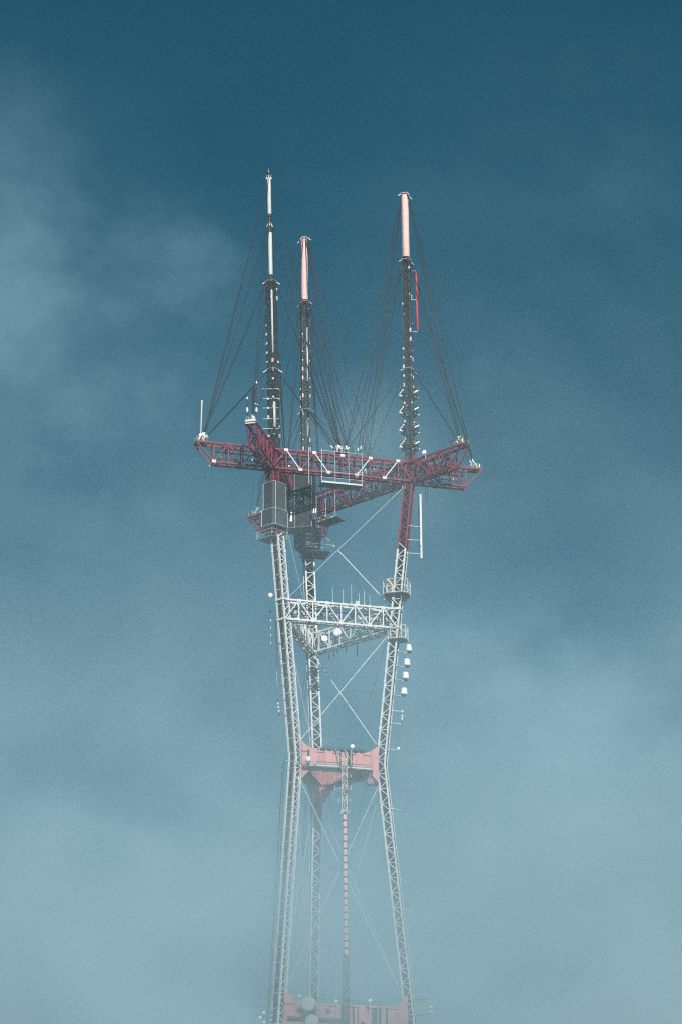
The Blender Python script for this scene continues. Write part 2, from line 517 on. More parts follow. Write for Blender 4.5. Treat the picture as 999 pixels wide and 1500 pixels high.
# ---------------------------------------------- clad box beams
def clad(a, b, zc, up_h, dn_h, hu, hd, Lh, wid, npan):
    A, B = leg_c(a, zc), leg_c(b, zc)
    d = (B - A).normalized()
    S = (B - A).length
    nrm = V(d.y, -d.x, 0)
    e0 = 0.98
    def tops(s):
        dd = min(s, S - s) - e0
        f = max(0.0, (Lh - dd) / Lh) ** 2
        return up_h + hu * f, -dn_h - hd * f
    spine = MB()
    for sd in (-0.45, 0.45):
        for zz in (up_h - 0.5, -dn_h + 0.5):
            spine.beam(A + d * e0 + nrm * sd * wid + V(0, 0, zz), B - d * e0 + nrm * sd * wid + V(0, 0, zz), 0.25)
    bm = spine.build('clad_beam', 'dark_red', tower)
    sub = 4
    for sd in (1, -1):
        for p in range(npan):
            s0 = e0 + (S - 2 * e0) * p / npan + 0.015
            s1 = e0 + (S - 2 * e0) * (p + 1) / npan - 0.015
            m = MB()
            off = wid / 2 + (0.09 if p % 2 else 0.0) + random.uniform(0, .012)
            for q in range(sub):
                u0, u1 = s0 + (s1 - s0) * q / sub, s0 + (s1 - s0) * (q + 1) / sub
                rows = []
                for u in (u0, u1):
                    t_, b_ = tops(u)
                    rows.append((A + d * u + V(0, 0, t_), A + d * u + V(0, 0, b_)))
                i_, o_ = nrm * sd * (off - 0.07), nrm * sd * off
                m.quadbox([rows[0][1] + i_, rows[1][1] + i_, rows[1][1] + o_, rows[0][1] + o_,
                           rows[0][0] + i_, rows[1][0] + i_, rows[1][0] + o_, rows[0][0] + o_])
            pn = m.build('panel', 'cladding', bm)
    for p in range(npan):
        s0 = e0 + (S - 2 * e0) * p / npan + 0.01
        s1 = e0 + (S - 2 * e0) * (p + 1) / npan - 0.01
        for which in (0, 1):
            m = MB()
            for q in range(sub):
                u0, u1 = s0 + (s1 - s0) * q / sub, s0 + (s1 - s0) * (q + 1) / sub
                c = []
                for u in (u0, u1):
                    z = tops(u)[which] + (-0.12 if which == 0 else 0.10)
                    c.append((A + d * u + V(0, 0, z)))
                hw = nrm * (wid / 2 - 0.09)
                th = V(0, 0, 0.06)
                m.quadbox([c[0] - hw - th, c[1] - hw - th, c[1] + hw - th, c[0] + hw - th, c[0] - hw, c[1] - hw, c[1] + hw, c[0] + hw])
            m.build('soffit_panel' if which else 'roof_panel', 'cladding', bm)
    return dict(A=A, B=B, d=d, n=nrm, S=S, obj=bm, tops=tops)
Z4 = 168.37
C4, C3 = {}, {}
for a, b in (('l', 'r'), ('r', 'b'), ('b', 'l')):
    C4[a + b] = clad(a, b, Z4, 1.95, 1.85, 1.8, 2.5, 3.6, 2.1, 10)
    C3[a + b] = clad(a, b, 115.0, 2.65, 3.3, 2.4, 2.6, 4.2, 2.1, 12)
# fittings on the clad beam faces: handrail, cable tray, ducts, vents
def on_beam(c, u, z, out):
    return c['A'] + c['d'] * (c['S'] * u) + c['n'] * (1.09 + out) + V(0, 0, z)
c4 = C4['lr']
def handrail(c, u0, u1, z, out, name='handrail', hh=1.0, mt='galvanised', step=1.3):
    m = MB()
    a, b = on_beam(c, u0, z, out), on_beam(c, u1, z, out)
    n_ = max(2, int((b - a).length / step))
    for q in range(n_ + 1):
        p = a.lerp(b, q / n_)
        m.tube(p, p + V(0, 0, hh), 0.045, 5)
    for f in (0.5, 1.0):
        m.tube(a + V(0, 0, hh * f), b + V(0, 0, hh * f), 0.045, 5)
    return m.build(name, mt, c['obj'])
for kk in C4:
    handrail(C4[kk], 0.2, 0.8, 1.86, -0.25)
    handrail(C3[kk], 0.2, 0.8, 2.56, -0.25)
for q in range(7):        # boxes along the top edge of the waist beam
    MB().box(on_beam(c4, 0.30 + q * 0.075, 2.15, 0.02), c4['d'] * 0.85, c4['n'] * 0.4, V(0, 0, 0.55)).build('cable_box', 'cable', c4['obj'])
m = MB()
m.box(on_beam(c4, 0.46, -2.0, 0.75), c4['d'] * 14.8, c4['n'] * 1.2, V(0, 0, 0.10))
for q in range(9):
    m.beam(on_beam(c4, 0.08 + q * 0.095, -2.0, 0.0), on_beam(c4, 0.08 + q * 0.095, -2.05, 1.3), 0.1)
m.build('catwalk', 'deck', c4['obj'])
for z, o_, r_, mt_ in ((-1.35, 1.25, .09, 'galvanised_light'), (-1.75, 1.35, .16, 'white_paint'), (-0.95, 1.35, .06, 'galvanised'), (-1.5, 0.5, .14, 'cable')):
    MB().tube(on_beam(c4, 0.20, z, o_), on_beam(c4, 0.83, z, o_), r_, 6).build('pipe_run', mt_, c4['obj'])
MB().tube(on_beam(c4, -0.16, -1.3, 1.5), on_beam(c4, 0.25, -1.3, 1.3), .07, 6).build('pipe_run', 'galvanised_light', c4['obj'])
MB().tube(on_beam(c4, -0.16, -1.3, 1.5), on_beam(c4, -0.19, -2.9, 1.0), .07, 6).build('pipe_run', 'cable', c4['obj'])
for u, w_, o_, mt_ in ((0.125, .16, .2, 'cable'), (0.135, .1, .3, 'galvanised'), (0.50, .22, .15, 'cable'), (0.60, .5, .1, 'cable'), (0.63, .3, .2, 'galvanised')):
    MB().box(on_beam(c4, u, 0.0, o_), c4['d'] * w_, c4['n'] * 0.2, V(0, 0, 3.5)).build('cable_riser', mt_, c4['obj'])
for u, u2 in ((0.44, 0.49), (0.62, 0.57), (0.54, 0.60)):
    MB().beam(on_beam(c4, u, 2.3, 0.3), on_beam(c4, u2, -1.6, 3.2), 0.17).build('strut', 'galvanised_light', c4['obj'])
# service catwalks around the inner edge under the waist
for kk in ('rb', 'bl'):
    c = C4[kk]
    MB().box(c['A'] + c['d'] * c['S'] / 2 - c['n'] * 1.6 + V(0, 0, -2.0), c['d'] * 11.5, c['n'] * 0.9, V(0, 0, 0.1)).build('catwalk', 'deck', c['obj'])
c3 = C3['lr']
for u, z in ((0.145, 0.9), (0.365, 1.1), (0.35, -2.0), (0.66, -1.6)):
    v = MB().box(on_beam(c3, u, z, 0.06), c3['d'] * 0.95, c3['n'] * 0.12, V(0, 0, 0.95)).build('vent', 'dark_red', c3['obj'])
    for q in range(4):
        MB().box(on_beam(c3, u, z - .33 + q * .22, 0.14), c3['d'] * 0.85, c3['n'] * 0.05, V(0, 0, 0.06)).build('louvre', 'red_paint', v)
MB().box(on_beam(c3, 0.62, -1.2, 0.05), c3['d'] * 0.9, c3['n'] * 0.12, V(0, 0, 1.1)).build('hatch', 'cable', c3['obj'])
for z, r_ in ((-0.45, .10), (-0.95, .16)):
    MB().tube(on_beam(c3, 0.05, z, .45), on_beam(c3, 0.50, z, .45), r_, 6).build('pipe_run', 'galvanised', c3['obj'])
for u, w_, o_, mt_ in ((0.255, .95, .12, 'galvanised'), (0.47, .55, .1, 'cable'), (0.55, .35, .15, 'galvanised'), (0.585, .12, .1, 'cable'), (0.695, .22, .1, 'galvanised'), (0.715, .5, .12, 'cable'), (0.75, .5, .15, 'galvanised'), (0.80, .3, .1, 'cable')):
    MB().box(on_beam(c3, u, -0.2 - 0.3 * random.random(), o_), c3['d'] * w_, c3['n'] * 0.2, V(0, 0, 5.2)).build('cable_riser', mt_, c3['obj'])

# ------------------------------------------------------------------ antenna masts
def frac(p, q, z):
    return p + (q - p) * ((z - p.z) / (q.z - p.z))
def bracket(m, c, xr, xt, e, drop=0.7):
    for i in (-1, 1):
        for j in (-1, 1):
            p = c + xr * i * 0.85 + xt * j * 0.85
            m.beam(c + xr * i * 0.4 + xt * j * 0.4 + V(0, 0, .2), p + (xr * i + xt * j) * e + V(0, 0, -drop), 0.18)
            m.beam(c + xr * i * 0.9 + xt * j * -0.9, c + xr * i * 0.9 + xt * j * 0.9, 0.16)
            m.beam(c + xr * -0.9 + xt * j * 0.9, c + xr * 0.9 + xt * j * 0.9, 0.16)
def build_mast(k, top, base, label, spec):
    """top/base: axis points.  spec: lattice top z, radomes, brackets, guys"""
    xr, xt = ax_r(k), ax_t(k)
    axis = lambda z: frac(base, top, z)
    root = empty('antenna_mast', base, label, 'antenna mast', 'guyed masts on top of the tower')
    HW = 0.80
    zl = spec['lattice']
    zb = base.z
    crn = lambda z, i, j: axis(z) + xr * i * HW + xt * j * HW
    fr = MB()
    for i in (-1, 1):
        for j in (-1, 1):
            fr.beam(crn(zb, i, j), crn(zl, i, j), 0.20, 0.20, xr)
    fr.build('mast_frame', 'galvanised', root)
    br = MB()
    ph = 2.1
    n_ = int((zl - zb) / ph)
    ph = (zl - zb) / n_
    for p in range(n_):
        z0, z1 = zb + p * ph, zb + (p + 1) * ph
        for (a, b) in FACES.values():
            br.beam(crn(z0, *a), crn(z1, *b), 0.15, 0.12)
            br.beam(crn(z0, *b), crn(z1, *a), 0.12, 0.15)
            br.beam(crn(z1, *a), crn(z1, *b), 0.13)
        br.beam(crn(z1, -1, -1), crn(z1, 1, 1), 0.08)
    br.build('bracing', 'galvanised', root, kind='stuff')
    for q in range(3):
        i, j = random.uniform(-.55, .55), random.uniform(-.55, .55)
        MB().path([crn(zb, i, j), crn(zl - 0.4, i, j)], random.choice((.07, .10, .13)), 6).build('feed_line', 'cable', root)
    for q in range(int((zl - zb) / 2.1)):
        z = zb + 1.05 + q * 2.1
        for i in (-1, 1):
            for j in (-1, 1):
                if random.random() < 0.62:
                    MB().box(crn(z, i, j), xr * .30, xt * .30, V(0, 0, random.choice((.25, .5, .9)))).build('flange', random.choice(['galvanised_light', 'radome_pink', 'primer', 'galvanised']), root)
    for z0, z1, r_, mt in spec['radomes']:
        p, q = axis(z0), axis(z1)
        L_ = z1 - z0
        rd = MB().lathe(p, q, [(0, r_ * .9), (0.01, r_), (0.99, r_), (1, r_ * .9)], 20).build('radome', mt, root, smooth=True)
        if mt == 'radome_pink':
            nb = int(L_ / 1.35)
            for b_ in range(1, nb):
                c = axis(z0 + L_ * b_ / nb)
                MB().tube(c - V(0, 0, .035), c + V(0, 0, .035), r_ + .012, 20).build('band', 'radome_grey', rd)
            for a_ in range(6):
                an = a_ * PI / 3 + .3
                o_ = (xr * math.cos(an) + xt * math.sin(an)) * (r_ + .006)
                MB().beam(p + o_, q + o_, .04).build('seam', 'primer', rd)
    for z0, z1, r_ in spec['joints']:
        MB().lathe(axis(z0), axis(z1), [(0, r_ * 1.5), (.12, r_ * 1.5), (.13, r_), (.45, r_), (.46, r_ * 1.6), (.56, r_ * 1.6), (.57, r_), (.86, r_), (.87, r_ * 1.6), (1, r_ * 1.6)], 12).build('pole_joint', 'galvanised', root)
    for z, e in spec['brackets']:
        m = MB()
        bracket(m, axis(z), xr * (1 if e > .3 else .42), xt * (1 if e > .3 else .42), e)
        m.build('guy_bracket', 'primer' if e < .5 else 'galvanised_light', root)
    if spec.get('tip'):
        zt = spec['tip']
        MB().tube(axis(zt), axis(zt + 1.1), .05, 6).build('lightning_rod', 'galvanised_light', root)
        MB().lathe(axis(zt), axis(zt + .5), [(0, .16), (.4, .2), (.8, .14), (1, .05)], 10).build('beacon', 'radome_pink', root)
    # guy wires
    for z, sp, anchors in spec['guys']:
        for an in anchors:
            d = an - axis(z)
            d.z = 0
            d.normalize()
            p = axis(z) + d * sp
            L_ = (an - p).length
            mid = p.lerp(an, .5) - V(0, 0, L_ * 0.004)
            g = MB().path([p, mid, an], 0.075, 5).build('guy_wire', 'cable', root)
            u = (p - an).normalized()
            q0 = an + u * 1.1
            MB().lathe(q0, q0 + u * 0.9, [(0, .05), (.2, .15), (.5, .10), (.8, .15), (1, .05)], 8).build('insulator', 'white_plastic', g)
    for z0, z1, i, j, r_ in spec.get('tubes', ()):
        tb = MB().tube(crn(z0, i, j), crn(z1, i, j), r_, 10).build('slot_antenna', 'radome_grey', root, smooth=True)
        tb['label'] = 'pale vertical tube fixed along the dark lattice'
        for f in (.06, .5, .94):
            z = z0 + (z1 - z0) * f
            MB().beam(crn(z, i, j), crn(z, i * .6, j * .6), .09).build('standoff', 'galvanised', tb)
    return root, axis

YL, YR, YB = leg_c('l', Z6).y, leg_c('r', Z6).y, leg_c('b', Z6).y
def tipp(t, end, dz=0.5):
    tt = T6[t]
    return tt['P'](tt['t0'] + 1.3 if end == 0 else tt['t1'] - 1.3, 0, 1) + V(0, 0, dz)
def midp(t, f, side=0.5):
    tt = T6[t]
    return tt['P'](tt['S'] * f, side, 1) + V(0, 0, 0.6)
def jit(p, a=0.6):
    return p + V(random.uniform(-a, a), random.uniform(-a, a), 0)
zy = lambda px, py, Y: at(px, py, Y).z

# mast over leg l: two grey pole radomes
top, base = at(394.3, 262, YL), at(402, 640, YL)
base = frac(base, top, 233.9)
z = lambda y: zy(397, y, YL)
GL = []
for zz, sp in ((z(263), .35), (z(330), .4), (z(415), 1.2), (z(545), 1.2)):
    anch = [tipp('lr', 0), jit(tipp('lr', 0)), tipp('bl', 1), midp('lr', .5), jit(midp('lr', .48)), midp('bl', .5)]
    if zz > z(300):
        anch = [tipp('lr', 0), jit(tipp('lr', 0), .4), tipp('bl', 1), midp('lr', .5), jit(midp('lr', .52), .4), midp('bl', .5)]
    GL.append((zz, sp, anch))
mast_l, axL = build_mast('l', top, base, 'lattice antenna mast topped by two slim grey poles in line', dict(
    lattice=z(412),
    radomes=[(z(314), z(261), .42, 'radome_grey'), (z(403), z(341), .44, 'radome_grey')],
    joints=[(z(341), z(314), .26), (z(412), z(403), .24), (z(261), z(253), .24)],
    brackets=[(z(258), .12), (z(328), .14), (z(412), .5), (z(541), .6)],
    tip=z(254), guys=GL,
    tubes=[(z(520), z(428), 1.0, 1.15, .21), (z(629), z(592), .95, 1.2, .28)]))
# short rungs with a dipole chain on this mast
m = MB()
for py in (572, 586, 600, 616, 630):
    c = axL(z(py))
    m.beam(c - V(2.3, .9, 0), c + V(1.1, -.9, 0), .09)
m.build('crossarm', 'galvanised_light', mast_l)

# mast over leg r: pink radome, red tube, ring aerials
top, base = at(592.3, 282, YR), at(600.2, 660, YR)
base = frac(base, top, 233.9)
z = lambda y: zy(596, y, YR)
GR = []
for zz, sp in ((z(287), .85), (z(385), 1.2), (z(543), 1.2)):
    anch = [tipp('rb', 0), jit(tipp('rb', 0)), tipp('lr', 1), jit(tipp('lr', 1)), midp('lr', .52), jit(midp('lr', .6), .9), midp('rb', .5), jit(midp('rb', .45), .8)]
    if zz < z(500):
        anch = [tipp('rb', 0), tipp('lr', 1), midp('lr', .52), midp('rb', .5)]
    GR.append((zz, sp, anch))
mast_r, axR = build_mast('r', top, base, 'lattice antenna mast with pink radome, a red tube and ring aerials', dict(
    lattice=z(383), radomes=[(z(377), z(283), .72, 'radome_pink')], joints=[(z(383.5), z(377), .5)],
    brackets=[(z(285), .4), (z(381), .5), (z(541), .6)], guys=GR, tubes=[]))
# mast over leg b: pink radome, shorter in view
top, base = at(446.2, 347, YB), at(448, 650, YB)
base = frac(base, top, 233.9)
z = lambda y: zy(447, y, YB)
GB = []
for zz, sp in ((z(352), .85), (z(447), 1.2), (z(603), 1.2)):
    anch = [tipp('bl', 0), jit(tipp('bl', 0)), tipp('rb', 1), midp('rb', .5), midp('lr', .55), midp('lr', .5), jit(midp('rb', .55), .8), midp('bl', .5), jit(midp('rb', .35), .8)]
    GB.append((zz, sp, anch))
mast_b, axB = build_mast('b', top, base, 'lattice antenna mast with pink radome and a white tube below it', dict(
    lattice=z(445), radomes=[(z(440), z(348), .68, 'radome_pink')], joints=[(z(445.5), z(440), .5)],
    brackets=[(z(350), .4), (z(443), .5), (z(601), .6)], guys=GB,
    tubes=[(z(560), z(482), -1.15, -.35, .2), (z(642), z(614), -1.15, -.35, .22)]))

# red tube aerial on mast r
z = lambda y: zy(596, y, YR)
p, q = at(608.8, 398, YR - .8), at(611.2, 487, YR - .8)
rt = empty('tube_aerial', q, 'bright red vertical tube aerial held off the lattice mast', 'antenna')
MB().lathe(q, p, [(0, .05), (.03, .05), (.035, .2), (.965, .2), (.97, .07), (1, .07)], 12).build('tube', 'red_tube', rt, smooth=True)
for yy, x0, x1 in ((439, 603.5, 609.5), (397, 604, 608.6), (486, 606, 610.8)):
    MB().beam(at(x0 - 2, yy, YR - .2), at(x1, yy, YR - .8), .12).build('standoff', 'primer', rt)

# ring aerial bays on mast r
for q, yy in enumerate((578, 603, 629, 653)):
    zc = z(yy)
    c = axR(zc)
    lab = ['ring aerial bay nearest the guy bracket on the mast', 'ring aerial bay second below the guy bracket', 'ring aerial bay third below the guy bracket', 'ring aerial bay resting lowest, just above the red truss'][q]
    rb = empty('ring_aerial', c, lab, 'antenna', 'ring aerial bays on the mast')
    for a_ in range(4):
        an = ANG['r'] + a_ * PI / 2 + RAD(55)
        o_ = V(math.cos(an), math.sin(an), 0)
        t_ = V(-o_.y, o_.x, 0)
        h = c + o_ * 1.75
        m = MB()
        m.ring(h, t_, V(0, 0, 1), .78, .12, 12)
        m.ring(h + o_ * .35, t_, V(0, 0, 1), .5, .10, 10)
        for s_ in (-1, 1):
            m.beam(c + o_ * .9 + V(0, 0, .4 * s_), h + V(0, 0, .4 * s_), .12)
        ring = m.build('ring', 'galvanised', rb)
        e = h + o_ * .45
        MB().lathe(e - (t_ * .62 + V(0, 0, .42)), e + (t_ * .62 + V(0, 0, .42)), [(0, .1), (.04, .17), (.96, .17), (1, .1)], 8).build('dipole_bar', 'white_plastic', ring)
    for px, Y, L_ in ((584.5, YR - 1.0, 5.0),):
        p = at(px, yy + 1.5, Y)
        MB().lathe(p, at(px + L_, yy + 2, Y), [(0, .16), (.1, .2), (.9, .2), (1, .12)], 8).build('stub', 'white_plastic', rb)
        MB().beam(at(px + L_, yy + 2, Y), at(596, yy + 2, Y), .08).build('stub_arm', 'galvanised', rb)
    m = MB()
    for i in range(4):
        a0 = ANG['r'] + PI / 4 + i * PI / 2
        a1 = a0 + PI / 2
        m.beam(c + V(math.cos(a0), math.sin(a0), 0) * 1.45 + V(0, 0, -.9), c + V(math.cos(a1), math.sin(a1), 0) * 1.45 + V(0, 0, -.9), .1)
    m.build('mount_frame', 'galvanised', rb)

# ------------------------------------------------------------------ things on the arm tips
def insulator_cluster(p, d, n_, name, label, group):
    r_ = empty(name, p, label, 'guy anchor', group)
    MB().box(p + V(0, 0, .12), d * 2.6, V(d.y, -d.x, 0) * 1.5, V(0, 0, .1)).build('anchor_plate', 'galvanised', r_)
    m = MB()
    nn = V(d.y, -d.x, 0)
    for s_ in (-1, 1):
        for q in (-1.2, 0, 1.2):
            m.tube(p + d * q + nn * s_ * .8, p + d * q + nn * s_ * .8 + V(0, 0, 1.1), .04, 5)
        m.tube(p - d * 1.2 + nn * s_ * .8 + V(0, 0, 1.1), p + d * 1.2 + nn * s_ * .8 + V(0, 0, 1.1), .04, 5)
    m.build('guard_rail', 'galvanised_light', r_)
    for q in range(n_):
        b_ = p + d * random.uniform(-1.1, 1.1) + nn * random.uniform(-.6, .6) + V(0, 0, .15)
        u = V(random.uniform(-.5, .5), random.uniform(-.4, .4), 1).normalized()
        L_ = random.uniform(.8, 1.7)
        MB().lathe(b_, b_ + u * L_, [(0, .07), (.35, .07), (.4, .17), (.55, .12), (.6, .2), (.78, .12), (.8, .17), (1, .06)], 8).build('insulator', 'white_plastic' if q % 3 else 'galvanised_light', r_)
AT = 'guy anchors on the arm tips'
for t, e, lab in (('lr', 0, 'cluster of guy insulators on the arm tip beside the pole with stub aerials'),
                  ('lr', 1, 'cluster of guy insulators on the lower pointed arm beside the mast with red tube'),
                  ('rb', 0, 'cluster of guy insulators on the raised arm with the pink top frame'),
                  ('bl', 1, 'cluster of guy insulators on the arm end carrying two lamp poles'),
                  ('rb', 1, 'cluster of guy insulators on the arm tip behind the grey equipment box'),
                  ('bl', 0, 'cluster of guy insulators on the arm tip behind the dark shroud')):
    insulator_cluster(tipp(t, e, .2), T6[t]['d'], 9, 'guy_anchor', lab, AT)
insulator_cluster(midp('lr', .5, .2), T6['lr']['d'], 10, 'guy_anchor', 'cluster of guy insulators above the hanging work deck', AT)
insulator_cluster(midp('rb', .5, .2), T6['rb']['d'], 7, 'guy_anchor', 'cluster of guy insulators on the truss behind the work deck', AT)

# pole with stub aerials on the far left arm tip
Yt = tipp('lr', 0).y
p, q = at(294.5, 641, Yt), at(296.5, 586, Yt)
y_ = empty('dipole_pole', p, 'pale pole with four dark stub aerials standing on an arm tip', 'antenna')
MB().lathe(p, q, [(0, .1), (.5, .13), (.9, .16), (.97, .2), (1, .08)], 8).build('pole', 'primer', y_)
for f in (.3, .5, .7, .9):
    c = p.lerp(q, f)
    d_ = MB().beam(c, c + V(-1.0, -.3, .05), .09).build('stub_arm', 'galvanised', y_)
    m = MB()
    for s_ in (-1, 1):
        m.beam(c + V(-.55, -.15, 0), c + V(-.9, -.2, .45 * s_), .08)
    m.build('dipole', 'cable', d_)
MB().box(p + V(0, 0, .5), V(.5, 0, 0), V(0, .4, 0), V(0, 0, .7)).build('junction_box', 'white_plastic', y_)
# lamp poles on near arm tip of leg l
Yn = tipp('bl', 1).y
for px, y0, y1, lab, kind in ((362.8, 609, 583, 'short pole with pale cap at the open end of the arm', 0), (370.5, 607, 569, 'tallest thin dark pole on the arm end between lamp poles', 1), (376.3, 609, 560, 'knobbly aerial pole with pale insulators beside the lattice mast', 2)):
    p, q = at(px, y0, Yn), at(px, y1, Yn)
    o_ = empty('tip_pole', p, lab, 'antenna', 'poles on the arm end')
    MB().tube(p, q, .07 if kind != 1 else .11, 6).build('pole', 'cable' if kind < 2 else 'galvanised', o_)
    if kind != 1:
        MB().lathe(p + V(0, 0, .8), p + V(0, 0, 1.9), [(0, .1), (.2, .24), (.7, .2), (1, .05)], 8).build('insulator', 'white_plastic', o_)
    MB().lathe(q - V(0, 0, .3), q + V(0, 0, .25), [(0, .1), (.5, .22), (1, .05)], 8).build('cap', 'white_plastic' if kind != 1 else 'galvanised', o_)
    if kind == 2:
        for q_ in range(5):
            c = p.lerp(q, .35 + q_ * .13)
            MB().beam(c + V(-.35, 0, .12), c + V(.35, 0, -.12), .1).build('knob', random.choice(['white_plastic', 'galvanised', 'red_paint']), o_)
tt = T6['bl']
MB().box(tt['P'](tt['t1'] - .1, 0, 1) + V(0, 0, .1), tt['n'] * 2.2, tt['d'] * .25, V(0, 0, .9)).build('end_plate', 'primer', tt['obj'])
# pink hoop frame on the raised right arm and the white dish beside it
tt = T6['rb']
m = MB()
a, b = tt['P'](tt['t0'] + .6, -1, 1), tt['P'](tt['t0'] + 4.2, -1, 1)
for p_, q_ in ((a, a + V(0, 0, 1.6)), (a + V(0, 0, 1.6), b + V(0, 0, 1.4)), (b + V(0, 0, 1.4), b)):
    m.beam(p_, q_, .14)
m.build('tip_frame', 'red_paint', tt['obj'])

def dish(p, d, r_, label, arm_to, mat_='white_plastic', group=None, depth=.45, name='dish_antenna', drum=True):
    """round microwave antenna facing d, held by an arm"""
    d = Vector(d).normalized()
    o = empty(name, p, label, 'dish antenna', group)
    if drum:
        prof = [(0, r_ * .3), (.02, r_ * .75), (.35, r_ * .97), (.5, r_), (.93, r_), (.97, r_ * .95), (1, r_ * .3)]
    else:
        prof = [(0, r_ * .15), (.25, r_ * .55), (.7, r_ * .9), (.9, r_), (1, r_ * .98)]
    MB().lathe(p - d * depth * r_, p + d * depth * r_ * 1.4, prof, 20).build('reflector', mat_, o, smooth=True)
    MB().tube(p - d * depth * r_ * 1.25, p - d * depth * r_ * .95, r_ * .3, 8).build('feed_box', 'galvanised', o)
    if arm_to is not None:
        MB().beam(p - d * depth * r_ * 1.1, arm_to, .13).build('arm', 'galvanised_light', o)
    return o
Yd = at(621, 663, YR - 6).y
dish(at(621, 663, YR - 5.5), (-.4, -.75, .3), .5, 'small white dish beside the foot of the ring aerials', at(623, 671, YR - 5.5))

# ------------------------------------------------------------------ equipment boxes at the top truss
def enclosure(k, z0, z1, half_r, half_t, cham, label, tiers, rails):
    """octagonal mesh-clad box round a leg, one panel per side and tier, with pipe frame"""
    root = empty('equipment_enclosure', leg_c(k, z0), label, 'equipment box', 'mesh-clad boxes round the legs')
    xr, xt = ax_r(k), ax_t(k)
    def ringpts(z, g):
        c = leg_c(k, (z0 + z1) / 2)
        c.z = z
        a, b = half_r + g, half_t + g
        return [c + xr * i + xt * j for i, j in ((a, -b + cham), (a, b - cham), (a - cham, b), (-a + cham, b), (-a, b - cham), (-a, -b + cham), (-a + cham, -b), (a - cham, -b))]
    for za, zb_, g, fr_ in tiers:
        lo, hi = ringpts(za, g), ringpts(zb_, g)
        lo2, hi2 = ringpts(za, g - .08), ringpts(zb_, g - .08)
        for i in range(8):
            j = (i + 1) % 8
            MB().quadbox([lo[i], lo[j], lo2[j], lo2[i], hi[i], hi[j], hi2[j], hi2[i]]).build('panel', 'mesh_grey' if (i * 3 + int(za)) % 4 else 'mesh_dark', root)
        m = MB()
        m.v += [p + V(0, 0, .02) for p in ringpts(za, g - .1)] + [p + V(0, 0, .1) for p in ringpts(za, g - .1)]
        m.f += [tuple(reversed(range(8))), tuple(range(8, 16))] + [(i, (i + 1) % 8, 8 + (i + 1) % 8, 8 + i) for i in range(8)]
        m.build('floor_plate', 'deck', root)
        if fr_:
            lo, hi = ringpts(za, g + .08), ringpts(zb_, g + .08)
            for i in range(8):
                j = (i + 1) % 8
                MB().tube(hi[i], hi[j], .05, 6).build('frame_rail', 'primer', root)
                MB().tube(lo[i], lo[j], .05, 6).build('frame_rail', 'primer', root)
                if i in (0, 2, 4, 6):
                    MB().tube(lo[i], hi[i], .05, 6).build('frame_post', 'primer', root)
    return root
enc = enclosure('l', 216.9, 226.5, 2.0, 1.75, .55, 'tall dark mesh box in two tiers with pale pipe frames', [(220.5, 226.4, 0.0, True), (216.9, 220.42, .22, True)], True)
encb = enclosure('b', 222.2, 226.9, 2.1, 2.5, .8, 'squat dark box with pale upper band hanging below the shroud', [(222.4, 225.6, 0.1, True)], True)
# pale hood over the squat box
m = MB()
xr, xt = ax_r('b'), ax_t('b')
c = leg_c('b', 225.7)
lo = [c + xr * i * 2.2 + xt * j * 2.6 for i, j in ((-1, -1), (1, -1), (1, 1), (-1, 1))]
hi = [c + V(0, 0, 1.7) + xr * i * 1.7 + xt * j * 2.1 for i, j in ((-1, -1), (1, -1), (1, 1), (-1, 1))]
m.quadbox(lo + hi).build('hood', 'grey_plastic', encb)
# tapered underside of that box
m = MB()
c = leg_c('b', 221.2)
lo = [c + xr * i * 1.3 + xt * j * 1.2 for i, j in ((-1, -1), (1, -1), (1, 1), (-1, 1))]
hi = [c + V(0, 0, 1.18) + xr * i * 1.9 + xt * j * 2.3 for i, j in ((-1, -1), (1, -1), (1, 1), (-1, 1))]
m.quadbox(lo + hi).build('hopper', 'mesh_dark', encb)

# dark work shroud on the truss between legs l and b
tb = T6['bl']
sh = empty('work_shroud', tb['P'](14.6, 0, 0) - V(0, 0, 8), 'tall dark netting shroud hung around a truss beside the mesh box', 'shroud')
def SP(s, o_, z):
    p = tb['A'] + tb['d'] * s + tb['n'] * o_
    p.z = z
    return p
S0, S1, O0, O1, ZA, ZB = 12.6, 16.6, -5.2, 1.9, 221.6, 233.6
for q in range(6):                     # end wall facing the near leg, in vertical netting strips
    a, b = O0 + (O1 - O0) * q / 6 + .02, O0 + (O1 - O0) * (q + 1) / 6 - .02
    g = random.uniform(-.06, .06)
    MB().quadbox([SP(S1 + g, a, ZA), SP(S1 - g, b, ZA), SP(S1 - .08 - g, b, ZA), SP(S1 - .08 + g, a, ZA),
                  SP(S1 - g, a, ZB), SP(S1 + g, b, ZB), SP(S1 - .08 + g, b, ZB), SP(S1 - .08 - g, a, ZB)]).build('net_panel', 'mesh_dark', sh)
    MB().quadbox([SP(S0, a, ZA), SP(S0, b, ZA), SP(S0 + .08, b, ZA), SP(S0 + .08, a, ZA),
                  SP(S0, a, ZB), SP(S0, b, ZB), SP(S0 + .08, b, ZB), SP(S0 + .08, a, ZB)]).build('net_panel', 'mesh_dark', sh)
for o_ in (O0, O1):
    for q in range(5):
        a, b = S0 + .1 + (S1 - S0 - .2) * q / 5 + .02, S0 + .1 + (S1 - S0 - .2) * (q + 1) / 5 - .02
        MB().quadbox([SP(a, o_ - .04, ZA), SP(b, o_ - .04, ZA), SP(b, o_ + .04, ZA), SP(a, o_ + .04, ZA),
                      SP(a, o_ - .04, ZB), SP(b, o_ - .04, ZB), SP(b, o_ + .04, ZB), SP(a, o_ + .04, ZB)]).build('net_panel', 'mesh_dark', sh)
